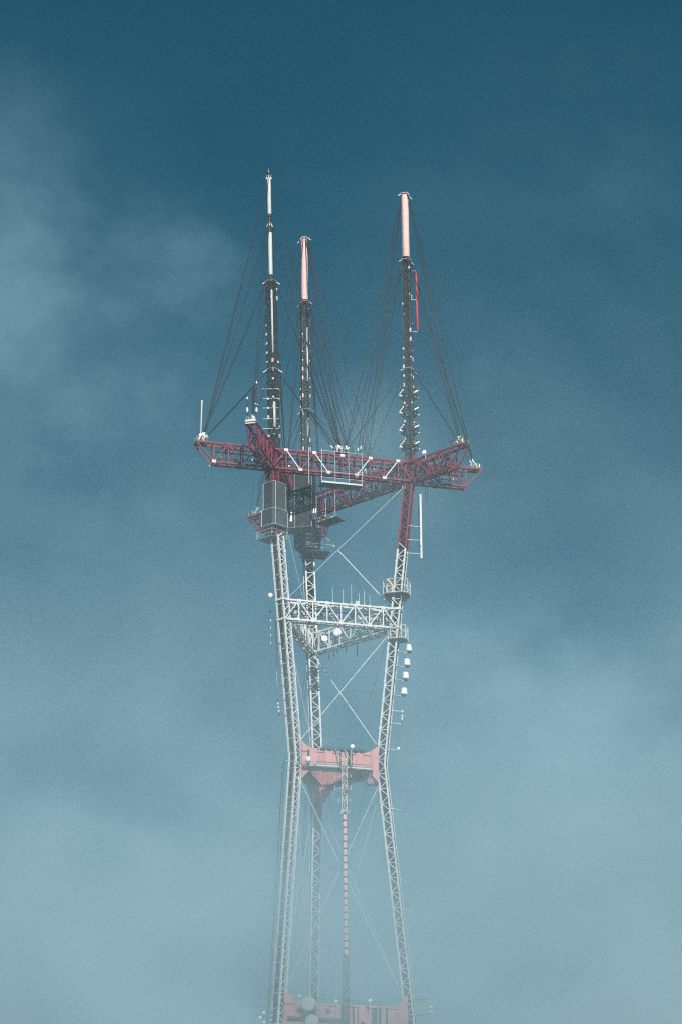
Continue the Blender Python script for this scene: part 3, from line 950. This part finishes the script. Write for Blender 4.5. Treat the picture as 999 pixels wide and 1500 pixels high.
MB().quadbox([SP(S0, O0, ZA - .2), SP(S1, O0, ZA - .2), SP(S1, O1, ZA - .2), SP(S0, O1, ZA - .2),
              SP(S0, O0, ZA - .06), SP(S1, O0, ZA - .06), SP(S1, O1, ZA - .06), SP(S0, O1, ZA - .06)]).build('floor_deck', 'deck', sh)
for o_ in (O0 - .12, -1.6, O1 + .12):
    MB().tube(SP(S1 + .1, o_, ZA - .3), SP(S1 + .1, o_, ZB + .2), .06, 6).build('scaffold_pole', 'galvanised_light', sh)
MB().tube(SP(S1 + .15, 1.5, ZB - .8), SP(S1 + .15, -5.0, ZA + 4), .05, 6).build('scaffold_pole', 'galvanised_light', sh)
for o_, w_ in ((-5.9, .5), (-5.5, .3), (-.6, .5)):     # loose pale sheeting hanging at the foot
    p = SP(S1 + .3, o_, ZA + 1.2)
    MB().quadbox([p, p + V(w_, 0, 0), p + V(w_, .06, 0), p + V(0, .06, 0)] + [v_ + V(.2, 0, 2.6) for v_ in (p + V(w_ * .1, 0, 0), p + V(w_ * .6, 0, 0), p + V(w_ * .6, .06, 0), p + V(w_ * .1, .06, 0))]).build('loose_sheet', 'white_plastic', sh)

# catwalk decks round the legs below the boxes
def leg_deck(k, zc, a, b, a0, b0, label, name='leg_platform'):
    xr, xt = ax_r(k), ax_t(k)
    c = leg_c(k, zc)
    r_ = empty(name, c, label, 'platform', 'platforms round the legs')
    n_ = 7
    for q in range(n_):
        u = -a + (2 * a) * (q + .5) / n_
        MB().box(c + xr * (u + a0) + xt * b0, xr * (2 * a / n_ - .04), xt * 2 * b, V(0, 0, .12)).build('deck_plank', 'deck', r_)
    for i, j in ((-1, -1), (1, -1), (1, 1), (-1, 1)):
        p = c + xr * (i * a + a0) + xt * (j * b + b0)
        MB().tube(p, p + V(0, 0, 1.6), .05, 6).build('rail_post', 'primer', r_)
        i2, j2 = -j, i
        q_ = c + xr * (i2 * a + a0) + xt * (j2 * b + b0)
        for h_ in (.8, 1.6):
            MB().tube(p + V(0, 0, h_), q_ + V(0, 0, h_), .045, 6).build('rail', 'primer', r_)
    return r_
leg_deck('l', 214.6, 2.2, 2.2, .4, -1.2, 'plank platform with rails below the two-tier mesh box')
leg_deck('b', 221.0, 2.6, 2.8, .2, -1.6, 'plank platform under the squat dark box')

# ------------------------------------------------------------------ hanging work decks
def hanging_deck(A, B, nrm, depth, ztop, label):
    d = (B - A)
    L_ = d.length
    d = d.normalized()
    r_ = empty('hanging_deck', (A + B) / 2, label, 'work platform', 'work decks hung from the trusses')
    n_ = 9
    for q in range(n_):
        o_ = depth * (q + .5) / n_
        MB().box((A + B) / 2 + nrm * o_, d * L_, nrm * (depth / n_ - .035), V(0, 0, .09)).build('deck_plank', 'deck', r_)
    MB().box((A + B) / 2 + V(0, 0, .12) - nrm * .05, d * (L_ + .1), nrm * .08, V(0, 0, .34)).build('toe_board', 'primer', r_)
    k_ = max(2, round(L_ / 2.9))
    for q in range(k_ + 1):
        p = A + d * L_ * q / k_ - nrm * .12
        t_ = V(p.x, p.y, ztop)
        MB().tube(p - V(0, 0, .2), t_, .05, 6).build('hanger_pole', 'primer', r_)
        MB().beam(A + d * L_ * q / k_ - V(0, 0, .14), A + d * L_ * q / k_ + nrm * depth - V(0, 0, .14), .14).build('joist', 'deck', r_)
    for h_ in (ztop - .35, A.z + 2.4, A.z + 1.1):
        MB().tube(V(A.x, A.y, h_) - nrm * .12 - d * .4, V(B.x, B.y, h_) - nrm * .12 + d * .4, .045, 6).build('guard_rail', 'primer', r_)
    return r_
t = T6['lr']
def on_plane(px, py, t, side):
    """point on the vertical plane parallel to a truss, side metres out from its centreline"""
    r_ = ray(px, py)
    o = t['A'] + t['n'] * side
    return CAM + r_ * ((o - CAM).dot(t['n']) / r_.dot(t['n']))
A, B = on_plane(471.6, 706, t, 1.5), on_plane(530, 711.5, t, 1.5)
zz = (A.z + B.z) / 2
A.z = B.z = zz
hanging_deck(A, B, -t['n'], 3.0, zy(500, 660.5, (A.y + B.y) / 2), 'plank work deck on pale hangers under the truss with white gussets')
A2 = on_plane(453, 700, t, 1.55)
MB().tube(V(A2.x, A2.y, zz - .6), V(A2.x, A2.y, zy(453, 656, A2.y)), .07, 6).build('guide_pole', 'primer', t['obj'])
t = T6['rb']
A, B = on_plane(491.7, 756, t, -1.3), on_plane(464.4, 766, t, -1.3)
A.z = B.z = (A.z + B.z) / 2
hanging_deck(A, B, t['n'], 3.4, A.z + 6.2, 'small plank work deck slung below the truss beside the dark shroud')

# ------------------------------------------------------------------ cages on leg r
def cage(k, zlo, hgt, a, b, a0, b0, label, skirt):
    xr, xt = ax_r(k), ax_t(k)
    c = leg_c(k, zlo)
    r_ = empty('service_cage', c, label, 'platform', 'caged platforms on the leg')
    cor = [c + xr * (i * a + a0) + xt * (j * b + b0) for i, j in ((-1, -.6), (-.6, -1), (.6, -1), (1, -.6), (1, .6), (.6, 1), (-.6, 1), (-1, .6))]
    m = MB()
    m.v += [p for p in cor] + [p + V(0, 0, .12) for p in cor]
    m.f += [tuple(reversed(range(8))), tuple(range(8, 16))] + [(i, (i + 1) % 8, 8 + (i + 1) % 8, 8 + i) for i in range(8)]
    m.build('floor_plate', 'deck', r_)
    for i in range(8):
        p, q = cor[i], cor[(i + 1) % 8]
        MB().tube(p, p + V(0, 0, hgt), .07, 6).build('cage_post', 'white_paint', r_)
        for f in (.06, .5, 1):
            MB().tube(p + V(0, 0, hgt * f), q + V(0, 0, hgt * f), .075 if f != .5 else .05, 6).build('cage_rail', 'white_paint', r_)
        if (q - p).length > 1.5:
            MB().tube(p + V(0, 0, .15), q + V(0, 0, hgt), .05, 6).build('cage_brace', 'white_paint', r_)
            mid = (p + q) / 2
            MB().tube(mid, mid + V(0, 0, hgt), .05, 6).build('cage_post', 'white_paint', r_)
    if skirt:
        for i in range(8):
            p = cor[i]
            MB().beam(p, c + (p - c) * .42 - V(0, 0, 1.6), .16).build('strut', 'galvanised', r_)
        lo = [c + (p - c) * .5 - V(0, 0, 1.3) for p in cor]
        hi = [c + (p - c) * .8 - V(0, 0, .06) for p in cor]
        for i in (7,):
            j = (i + 1) % 8
            o_ = (hi[i] - c) * .03
            MB().quadbox([lo[i], lo[j], lo[j] - o_, lo[i] - o_, hi[i], hi[j], hi[j] - o_, hi[i] - o_]).build('skirt_plate', 'grey_plastic', r_)
    return r_
zc1 = zy(583, 873, YR * .8)
cage('r', zc1, 3.1, 2.6, 2.3, -.25, 0, 'octagonal railed cage on the leg with a yellow hoist inside', True)
zc2 = zy(583, 940, YR * .75)
cage('r', zc2, 3.0, 1.9, 1.8, 1.0, -.3, 'square railed cage on the leg just above the white drums', False)
# yellow hoist
p = at(570.5, 859, YR * .8 - 2.2)
h_ = empty('hoist', p, 'small yellow hoist leaning in the railed cage', 'hoist')
MB().beam(at(568, 850, YR * .8 - 2.2), at(574, 858, YR * .8 - 2.0), .5, .35).build('jib', 'yellow', h_)
MB().beam(at(574, 858, YR * .8 - 2.0), at(574.3, 868, YR * .8 - 2.0), .3).build('post', 'yellow', h_)
MB().lathe(at(567, 849, YR * .8 - 2.2), at(569, 852, YR * .8 - 2.2), [(0, .2), (.2, .36), (.8, .36), (1, .2)], 10).build('motor', 'yellow', h_)

# ------------------------------------------------------------------ drum aerials on leg r
DG = 'white drums on arms beside the leg'
labs = ['white tapered drum aerial right under the square cage', 'white round-shouldered drum aerial second below the cage', 'white flat-topped drum aerial third below the cage', 'white drum aerial lowest in the row, tilted on its arm']
for q, (px, py, rb_, rt_, tilt) in enumerate(((598.4, 949.5, .68, .52, .05), (595.6, 970.5, .70, .62, .0), (593.6, 990, .70, .62, .02), (591.3, 1013, .72, .6, -.06))):
    c = at(px, py, YR * .7)
    d_ = empty('drum_aerial', c, labs[q], 'drum antenna', DG)
    u = V(-tilt, 0, 1).normalized()
    MB().lathe(c - u * .72, c + u * .78, [(0, rb_ * .55), (.04, rb_ * .9), (.14, rb_), (.22, rb_ * 1.02), (.24, rb_ * .97), (.5, (rb_ + rt_) / 2), (.88, rt_), (.96, rt_ * .92), (1, rt_ * .5)], 24).build('drum', 'white_plastic', d_, smooth=True)
    MB().lathe(c - u * 1.15, c - u * .7, [(0, .2), (.3, .42), (1, .5)], 14).build('base_cone', 'galvanised', d_)
    la = leg_c('r', c.z - 1.0)
    MB().beam(c - u * 1.1, la + ax_r('r') * -.5 + V(0, 0, .55), .15).build('arm', 'galvanised_light', d_)
    MB().beam(c - u * 1.1 - V(.5, 0, 0), la + ax_t('r') * -.9 + V(0, 0, .2), .1).build('arm_stay', 'galvanised', d_)

# tall panel aerial beside leg r under the truss
p, q = at(616.8, 818, YR), at(615.2, 724, YR)
pa = empty('panel_aerial', p, 'long pale vertical panel aerial on stubs beside the red leg section', 'antenna')
MB().beam(p, q, .42, .3, V(0, 1, 0)).build('panel', 'radome_grey', pa)
MB().tube(p + V(-.5, 0, 0), q + V(-.45, 0, -.3), .06, 6).build('mount_pipe', 'galvanised', pa)
MB().lathe(at(616, 800, YR - .35), at(615.4, 742, YR - .35), [(0, .08), (.05, .17), (.3, .17), (.32, .1), (.36, .17), (.95, .17), (1, .08)], 8).build('inner_tube', 'white_plastic', pa)
for yy in (732, 752, 771.5, 791.5, 811):
    e = at(615.5, yy, YR)
    MB().beam(e, corner('r', e.z + .3, .9, 0), .11).build('standoff', 'primer' if yy > 760 else 'galvanised', pa)
for px, y0, y1 in ((622.5, 716, 730), (625, 716, 738), (572.5, 726, 734), (580, 722, 731)):
    c = at(px, y0, YR)
    d_ = MB().tube(c + V(0, 0, .8), at(px, y1, YR), .06, 5).build('hanging_rod', 'galvanised', T6['lr']['obj'])

# ------------------------------------------------------------------ side arms with small aerials
def side_arm(k, pts_px, Y, label, kind, group):
    """arm from the leg to the first pixel; kind picks what stands at its end"""
    px, py = pts_px
    c = at(px, py, Y)
    o = empty('side_aerial', c, label, 'antenna', group)
    lc = leg_c(k, c.z)
    MB().beam(c, lc + (c - lc).normalized() * .7 + V(0, 0, .25), .13).build('arm', 'galvanised_light' if k == 'r' else 'galvanised', o)
    return o, c
SG = 'small aerials on arms beside the legs'
# left leg
YLm = YL * .8
o, c = side_arm('l', (396.5, 874), YLm, 'white ball aerial on an arm level with the lower truss', 0, SG)
MB().lathe(c - V(0, 0, .3), c + V(0, 0, .85), [(0, .2), (.15, .3), (.3, .5), (.55, .56), (.8, .42), (.95, .2), (1, .05)], 16).build('ball', 'white_plastic', o, smooth=True)
o, c = side_arm('l', (397, 896), YLm, 'dark nub on a short arm below the white ball', 0, SG)
MB().lathe(c - V(.3, 0, .15), c + V(.1, 0, .2), [(0, .1), (.3, .28), (.8, .28), (1, .1)], 10).build('nub', 'cable', o, smooth=True)
p, q = at(406, 976, YLm), at(404, 909, YLm)
o = empty('dipole_pole', p, 'dark vertical pole with four stub dipoles beside the white leg', 'antenna', SG)
MB().tube(p, q, .09, 6).build('pole', 'galvanised', o)
for yy in (909, 920, 930.5, 942):
    e, f_ = at(397, yy, YLm), at(404.3, yy + 1, YLm)
    s_ = MB().beam(e, f_, .08).build('stub', 'galvanised', o)
    MB().lathe(e - V(0, 0, .25), e + V(0, 0, .3), [(0, .08), (.5, .16), (1, .06)], 8).build('dipole', 'primer', s_)
for yy in (942, 963, 974):
    e = at(405.3, yy, YLm)
    lc = leg_c('l', e.z)
    MB().beam(e, lc + (e - lc).normalized() * .6, .09).build('standoff', 'galvanised', o)
p, q = at(406.5, 1004, YLm * .95), at(405.5, 984, YLm * .95)
o = empty('whip_aerial', p, 'pale thin pipe aerial on two stubs under the dipole pole', 'antenna', SG)
MB().tube(p, q, .07, 6).build('pipe', 'galvanised_light', o)
for yy in (985, 1003.5):
    e = at(406, yy, YLm * .95)
    lc = leg_c('l', e.z)
    MB().beam(e, lc + (e - lc).normalized() * .6, .08).build('standoff', 'galvanised', o)
p, q = at(409.5, 1047, YLm * .9), at(407, 1025, YLm * .9)
o = empty('bead_aerial', p, 'beaded aerial on two stubs on the leg above the waist', 'antenna', SG)
MB().tube(p, q, .04, 6).build('wire', 'galvanised', o)
for f in (0, .25, .5, .75, 1):
    c = p.lerp(q, f)
    MB().lathe(c - V(0, 0, .25), c + V(0, 0, .25), [(0, .06), (.3, .17), (.7, .17), (1, .06)], 8).build('bead', 'white_plastic' if f not in (0, 1) else 'cable', o)
for e in (p, q):
    lc = leg_c('l', e.z)
    MB().beam(e, lc + (e - lc).normalized() * .6, .1).build('standoff', 'galvanised', o)
# right leg below the drums
YRm = YR * .65
for (px, y0, y1, lab) in ((589, 1042, 1060, 'beaded aerial on two arms below the white drums'),):
    p, q = at(px - 1, y1, YRm), at(px, y0, YRm)
    o = empty('bead_aerial', p, lab, 'antenna', SG)
    MB().tube(p, q, .05, 6).build('wire', 'galvanised', o)
    for f in (.1, .38, .62, 1):
        c = p.lerp(q, f)
        MB().lathe(c - V(0, 0, .28), c + V(0, 0, .28), [(0, .08), (.3, .2), (.7, .2), (1, .08)], 8).build('bead', 'white_plastic' if f > .2 else 'galvanised', o)
    for e in (p, q):
        lc = leg_c('r', e.z)
        MB().beam(e, lc + (e - lc).normalized() * .6 + V(0, 0, .2), .12).build('arm', 'galvanised_light', o)
for (px, py, lab, ball) in ((583, 1098.5, 'white ball aerial on an arm at the clad waist', 1), (587.5, 1186, 'thin whip on a long arm below the waist', 0), (604, 1334, 'thin whip on a long arm midway between the clad beams', 0)):
    o, c = side_arm('r', (px, py), YRm, lab, 0, SG)
    if ball:
        MB().lathe(c - V(0, 0, .1), c + V(0, 0, .65), [(0, .2), (.3, .38), (.7, .38), (1, .1)], 12).build('ball', 'white_plastic', o, smooth=True)
    MB().tube(c - V(.1 + ball * 1.0, 0, 0), c + V(-.1 - ball * 1.0, 0, 3.0), .045, 5).build('whip', 'galvanised_light', o)
p, q = at(631, 1484, YR), at(631, 1467, YR)
o = empty('bulb_aerial', p, 'three white bulbs on two long arms at the lower clad beam', 'antenna', SG)
MB().tube(p - V(0, 0, .3), q, .07, 6).build('pole', 'galvanised', o)
for yy, mt_ in ((1470, 'radome_grey'), (1475.5, 'white_plastic'), (1482, 'white_plastic')):
    c = at(631, yy, YR)
    MB().lathe(c - V(0, 0, .35), c + V(0, 0, .35), [(0, .1), (.2, .36), (.5, .42), (.8, .36), (1, .1)], 12).build('bulb', mt_, o, smooth=True)
for yy in (1463, 1486):
    e = at(629, yy, YR)
    lc = leg_c('r', e.z)
    MB().beam(e, lc + (e - lc).normalized() * .6 - V(0, 0, .2), .11).build('arm', 'galvanised', o)

# whips along the lower white truss
t5 = T5['lr']
for px, y0 in ((487.4, 859.5), (502.8, 863), (514.8, 857), (526, 869), (533.5, 865), (541.5, 871)):
    b_ = on_plane(px, 888, t5, .95)
    b_.z = t5['A'].z + 2.25
    tpt = on_plane(px, y0, t5, .95)
    o = tag(MB().lathe(b_, V(b_.x, b_.y, tpt.z), [(0, .11), (.12, .11), (.13, .055), (1, .04)], 6).build('whip_aerial', 'white_paint'), 'thin white whip standing on the lower white truss', 'antenna', 'whips on the lower white truss')
for px in (522, 524.5):
    b_ = on_plane(px, 888, t5, .95)
    MB().box(V(b_.x, b_.y, t5['A'].z + 2.6), V(.3, 0, 0), V(0, .3, 0), V(0, 0, .9)).build('junction_box', 'primer', t5['obj'])
# dishes on the lower white truss rb
t5 = T5['rb']
dish(on_plane(495, 927, t5, -1.3), (-.3, -.9, .1), .85, 'white dish on the lower truss between the two legs', on_plane(497, 931, t5, -.9), group='dishes on the lower truss')
dish(on_plane(475, 936, t5, -1.2), (.3, -.9, .1), .7, 'white dish on the lower truss against the darker leg', on_plane(475, 940, t5, -.9), group='dishes on the lower truss')
for px, y0, y1 in ((523, 930, 962), (489, 952, 962), (495, 950, 957), (482, 955, 966), (507, 944, 955)):
    a_, b_ = on_plane(px, y0, t5, -1.0), on_plane(px, y1, t5, -1.0)
    MB().lathe(b_, a_, [(0, .05), (.1, .14), (.5, .14), (.55, .05), (1, .05)], 6).build('hanging_aerial', 'galvanised', t5['obj'])

# ------------------------------------------------------------------ dishes at the clad beams
nf = c4['n']
dish(at(541.5, 1146, -8.4), (.25, -.85, .15), .85, 'dark round dish hanging under the waist beam', at(541.5, 1133, -6.5), 'grey_plastic', 'dishes on the clad beams', depth=.5)
dish(at(516, 1093.5, -6.2), (0, -1, .1), .42, 'small white dish on the roof rail of the waist beam', at(516, 1099, -6), group='dishes on the clad beams')
dish(at(452.5, 1112, -8.6), (-.5, -.85, 0), .55, 'small pale dish on the waist beam beside the leg', at(452, 1112, -7.6), group='dishes on the clad beams')
dish(at(453, 1471.5, -12.6), (-.25, -.95, .05), 1.45, 'large pale round dish standing on the lower clad beam', at(454, 1484, -11.5), 'radome_grey', 'dishes on the clad beams')
dish(at(458, 1497, -12.4), (-.25, -.95, .05), 1.35, 'large pale round dish set lower, against the clad face', at(458, 1502, -11.2), 'radome_grey', 'dishes on the clad beams')
for px, py, lab in ((439.5, 1459, 'small white lamp dish between the leg and the large dish'), (493, 1467, 'small white half-round dish beside the grey lattice spine'), (541.8, 1466, 'small white dish near the dark cable risers')):
    dish(at(px, py, -9.6), (-.3, -.9, .3), .36, lab, at(px + .5, py + 7, -9.4), group='dishes on the clad beams')
for px, py, lab in ((387, 1484, 'white knob aerial, upper of three by the hazy leg'), (381.5, 1491, 'white knob aerial, outermost of three by the hazy leg'), (387.5, 1498, 'white knob aerial, lowest of three by the hazy leg')):
    o, c = side_arm('l', (px, py), -12, lab, 0, SG)
    MB().lathe(c - V(0, 0, .3), c + V(0, 0, .35), [(0, .1), (.25, .34), (.6, .38), (.9, .25), (1, .1)], 12).build('knob', 'white_plastic', o, smooth=True)

# ------------------------------------------------------------------ striped aerial spine in front of the clad beams
SX, SY = 2.55, -10.1
def zs_(py):
    return at(505, py, SY).z
spine = empty('spine_aerial', (SX, SY, zs_(1515)), 'slim pink banded aerial pole between grey lattice sections below the waist', 'antenna')
def lattice(z0, z1, hw, ph, nm, mt, wob=0):
    m = MB()
    n_ = max(1, int((z1 - z0) / ph))
    g = lambda z, i, j: V(SX + i * hw, SY + j * hw, z)
    for i in (-1, 1):
        for j in (-1, 1):
            m.beam(g(z0, i, j), g(z1, i, j), .12)
    for p in range(n_):
        a_, b_ = z0 + (z1 - z0) * p / n_, z0 + (z1 - z0) * (p + 1) / n_
        for (c_, e_) in (((-1, -1), (1, -1)), ((1, -1), (1, 1)), ((1, 1), (-1, 1)), ((-1, 1), (-1, -1))):
            m.beam(g(a_, *c_), g(b_, *e_), .09)
            m.beam(g(a_, *e_), g(b_, *c_), .09)
            m.beam(g(b_, *c_), g(b_, *e_), .09)
    return m.build(nm, mt, spine, kind='stuff')
lattice(zs_(1530), zs_(1400), .62, 1.2, 'lower_lattice', 'galvanised')
lattice(zs_(1193), zs_(1112), .5, 1.1, 'upper_lattice', 'galvanised_light')
for zz in (zs_(1526), zs_(1463)):
    MB().box(V(SX, SY + .95, zz), V(1.0, 0, 0), V(0, 1.1, 0), V(0, 0, .25)).build('tie_bracket', 'galvanised', spine)
MB().box(V(SX, SY + 1.9, zs_(1122)), V(.9, 0, 0), V(0, 3.4, 0), V(0, 0, .25)).build('tie_bracket', 'galvanised', spine)
pl = MB().lathe(V(SX, SY, zs_(1400)), V(SX, SY, zs_(1192)), [(0, .36), (.01, .40), (.99, .40), (1, .36)], 14).build('pole', 'radome_pink', spine, smooth=True)
nb = 20
for q in range(nb + 1):
    zz = zs_(1400) + (zs_(1192) - zs_(1400)) * q / nb
    MB().tube(V(SX, SY, zz - .17), V(SX, SY, zz + .17), .43, 14).build('band', 'galvanised', pl)
for q in range(int((zs_(1112) - zs_(1190)) / 1.25)):
    zz = zs_(1190) + q * 1.25
    side = 1.0 + .9 * min(1, q / 5)
    m = MB()
    for s_ in (-1, 1):
        L_ = side * random.uniform(.6, 1.1)
        m.beam(V(SX, SY, zz), V(SX + s_ * L_, SY - .3, zz), .07)
        m.beam(V(SX + s_ * L_, SY - .3, zz - .45), V(SX + s_ * L_, SY - .3, zz + .45), .09)
        m.beam(V(SX, SY, zz), V(SX + s_ * .3, SY - L_, zz), .07)
        m.beam(V(SX + s_ * .3, SY - L_, zz - .4), V(SX + s_ * .3, SY - L_, zz + .4), .09)
    m.build('dipole_bay', 'galvanised' if q % 2 else 'galvanised_light', spine)
dish(at(508.5, 1156, SY - .9), (.2, -.9, -.2), .5, 'dark small dish on the grey lattice below the waist', at(506, 1158, SY), 'grey_plastic', 'dishes on the clad beams')

# ------------------------------------------------------------------ loose cables hanging down beside leg l
def hanging(pts, r_, label, grp='cables hanging from the tower'):
    tag(MB().path(pts, r_, 5).build('hanging_cable', 'cable'), label, 'cable', grp)
for px0, y0, px1, y1, lab in ((413.5, 1130, 394, 1498, 'dark cable dropping from the bent pipe at the waist'), (416, 1122, 399.5, 1500, 'dark cable lying closest against the hazy leg'), (411.5, 1160, 391, 1500, 'outermost dark cable beside the hazy leg, starting below the waist')):
    Y = YL * .75
    a_, b_ = at(px0, y0, Y - 1.5), at(px1, y1, Y - 3.5)
    hanging([a_, a_.lerp(b_, .5) + V(.15, 0, 0), b_], .055, lab)
for px0, y0, px1, y1, lab in ((450, 1172, 438, 1330, 'thin dark cable hanging between two legs from the waist corner'), (448, 1165, 436, 1345, 'longer thin cable hanging between two legs below the waist'), (482, 1165, 486, 1192, 'short thin cable hanging beside the aerial spine')):
    a_, b_ = at(px0, y0, 6), at(px1, y1, 6)
    hanging([a_, a_.lerp(b_, .5) + V(.15, 0, 0), b_], .05, lab)
for px0, y0, px1, y1, lab in ((419, 826, 431, 880, 'thin cable from the plank platform down to the lower white truss'), (448, 976, 438, 1065, 'thin cable from the lower truss corner toward the waist'), (450, 990, 441, 1060, 'shorter thin cable between lower truss corner and waist'),
                              (565, 940, 540, 1030, 'thin cable slanting from the square cage toward the waist'), (372, 700, 368, 745, 'thin wire above the arm tip, on the outer side'), (380, 700, 376, 745, 'thin wire above the arm tip, the middle one'), (388, 700, 381, 735, 'thin wire above the arm tip, next to the mesh box')):
    Y = -4 if px0 > 400 else 26
    a_, b_ = at(px0, y0, Y), at(px1, y1, Y)
    hanging([a_, a_.lerp(b_, .5) + V(.1, 0, -.1), b_], .04, lab)

# ------------------------------------------------------------------ fog and haze
def volume_box(name, lo, hi, build):
    m = MB().box((Vector(lo) + Vector(hi)) / 2, V(hi[0] - lo[0], 0, 0), V(0, hi[1] - lo[1], 0), V(0, 0, hi[2] - lo[2]))
    mt = bpy.data.materials.new(name)
    mt.use_nodes = True
    t = mt.node_tree
    t.nodes.clear()
    out = t.nodes.new('ShaderNodeOutputMaterial')
    pv = t.nodes.new('ShaderNodeVolumePrincipled')
    t.links.new(pv.outputs[0], out.inputs['Volume'])
    build(t, pv)
    M[name] = mt
    return m.build(name, name, kind='stuff')
def haze_nodes(t, pv):
    pv.inputs['Color'].default_value = (0.56, 0.88, 1.0, 1)
    pv.inputs['Density'].default_value = 0.00008
    pv.inputs['Anisotropy'].default_value = 0.0
zmin = min(v.z for v in gm.v)
hz = volume_box('haze', (-2400, -2400, zmin - 1.0), (2400, 2400, 303), haze_nodes)

def fog_nodes(t, pv):
    """drifting fog: thick below, torn into wisps around the top truss"""
    pv.inputs['Color'].default_value = (0.65, 0.88, 0.99, 1)
    pv.inputs['Anisotropy'].default_value = 0.0
    g = N(t, 'ShaderNodeNewGeometry')
    sp = N(t, 'ShaderNodeSeparateXYZ')
    t.links.new(g.outputs['Position'], sp.inputs[0])
    cr = N(t, 'ShaderNodeValToRGB')
    mr = N(t, 'ShaderNodeMapRange')
    mr.inputs['From Min'].default_value, mr.inputs['From Max'].default_value = 50, 270
    t.links.new(sp.outputs['Z'], mr.inputs['Value'])
    t.links.new(mr.outputs[0], cr.inputs[0])
    stops = [(50, 0), (75, 1.7), (118, 1.55), (145, .90), (170, .60), (186, .28), (204, .10), (222, .13), (238, .11), (252, .04), (268, 0)]
    el = cr.color_ramp.elements
    while len(el) < len(stops):
        el.new(0.5)
    for e, (zz, v) in zip(el, stops):
        e.position = (zz - 50) / 220.0
        e.color = (v, v, v, 1)
    nz = N(t, 'ShaderNodeTexNoise', _Scale=0.026, _Detail=4.0, _Roughness=0.58, _Distortion=0.8)
    mp = N(t, 'ShaderNodeMapping')
    mp.inputs['Location'].default_value = (-443.0, 475.1, -477.1)
    t.links.new(g.outputs['Position'], mp.inputs['Vector'])
    t.links.new(mp.outputs[0], nz.inputs['Vector'])
    r2 = N(t, 'ShaderNodeMapRange')
    r2.inputs['From Min'].default_value, r2.inputs['From Max'].default_value = 0.34, 0.66
    r2.inputs['To Min'].default_value, r2.inputs['To Max'].default_value = 0.05, 1.95
    t.links.new(nz.outputs[0], r2.inputs['Value'])
    # fades out towards the ends of the bank
    fx = N(t, 'ShaderNodeMath', operation='ABSOLUTE')
    t.links.new(sp.outputs['X'], fx.inputs[0])
    ex = N(t, 'ShaderNodeMapRange', interpolation_type='SMOOTHSTEP')
    ex.inputs['From Min'].default_value, ex.inputs['From Max'].default_value = 240, 340
    ex.inputs['To Min'].default_value, ex.inputs['To Max'].default_value = 1, 0
    t.links.new(fx.outputs[0], ex.inputs['Value'])
    def mth(op, a, b):
        m = N(t, 'ShaderNodeMath', operation=op)
        for k, v in enumerate((a, b)):
            if isinstance(v, (int, float)):
                m.inputs[k].default_value = v
            else:
                t.links.new(v, m.inputs[k])
        return m.outputs[0]
    ey = N(t, 'ShaderNodeMapRange', interpolation_type='SMOOTHSTEP')
    ey.inputs['From Min'].default_value, ey.inputs['From Max'].default_value = 62, 86
    ey.inputs['To Min'].default_value, ey.inputs['To Max'].default_value = 1, 0
    t.links.new(mth('ABSOLUTE', mth('ADD', sp.outputs['Y'], 27.5), 0), ey.inputs['Value'])
    d = mth('MULTIPLY', mth('MULTIPLY', mth('MULTIPLY', cr.outputs[0], ex.outputs[0]), ey.outputs[0]), FOG)
    for c, rr, amt in (((-14, -8, 100), 50, .021), ((9, 2, 237), 26, .011), ((-2, 12, 218), 18, .003)):    # thicker rags of fog
        a = N(t, 'ShaderNodeVectorMath', operation='DISTANCE')
        a.inputs[1].default_value = c
        t.links.new(g.outputs['Position'], a.inputs[0])
        m = N(t, 'ShaderNodeMapRange', interpolation_type='SMOOTHSTEP')
        m.inputs['From Max'].default_value = rr
        m.inputs['To Min'].default_value, m.inputs['To Max'].default_value = amt, 0
        t.links.new(a.outputs['Value'], m.inputs['Value'])
        d = mth('ADD', d, m.outputs[0])
    t.links.new(mth('MULTIPLY', d, r2.outputs[0]), pv.inputs['Density'])
FOG = 0.0082
fb = volume_box('fog_bank', (-345, -114, 48), (345, 60, 270), fog_nodes)
fb.data.materials[0].cycles.volume_step_rate = 1.0
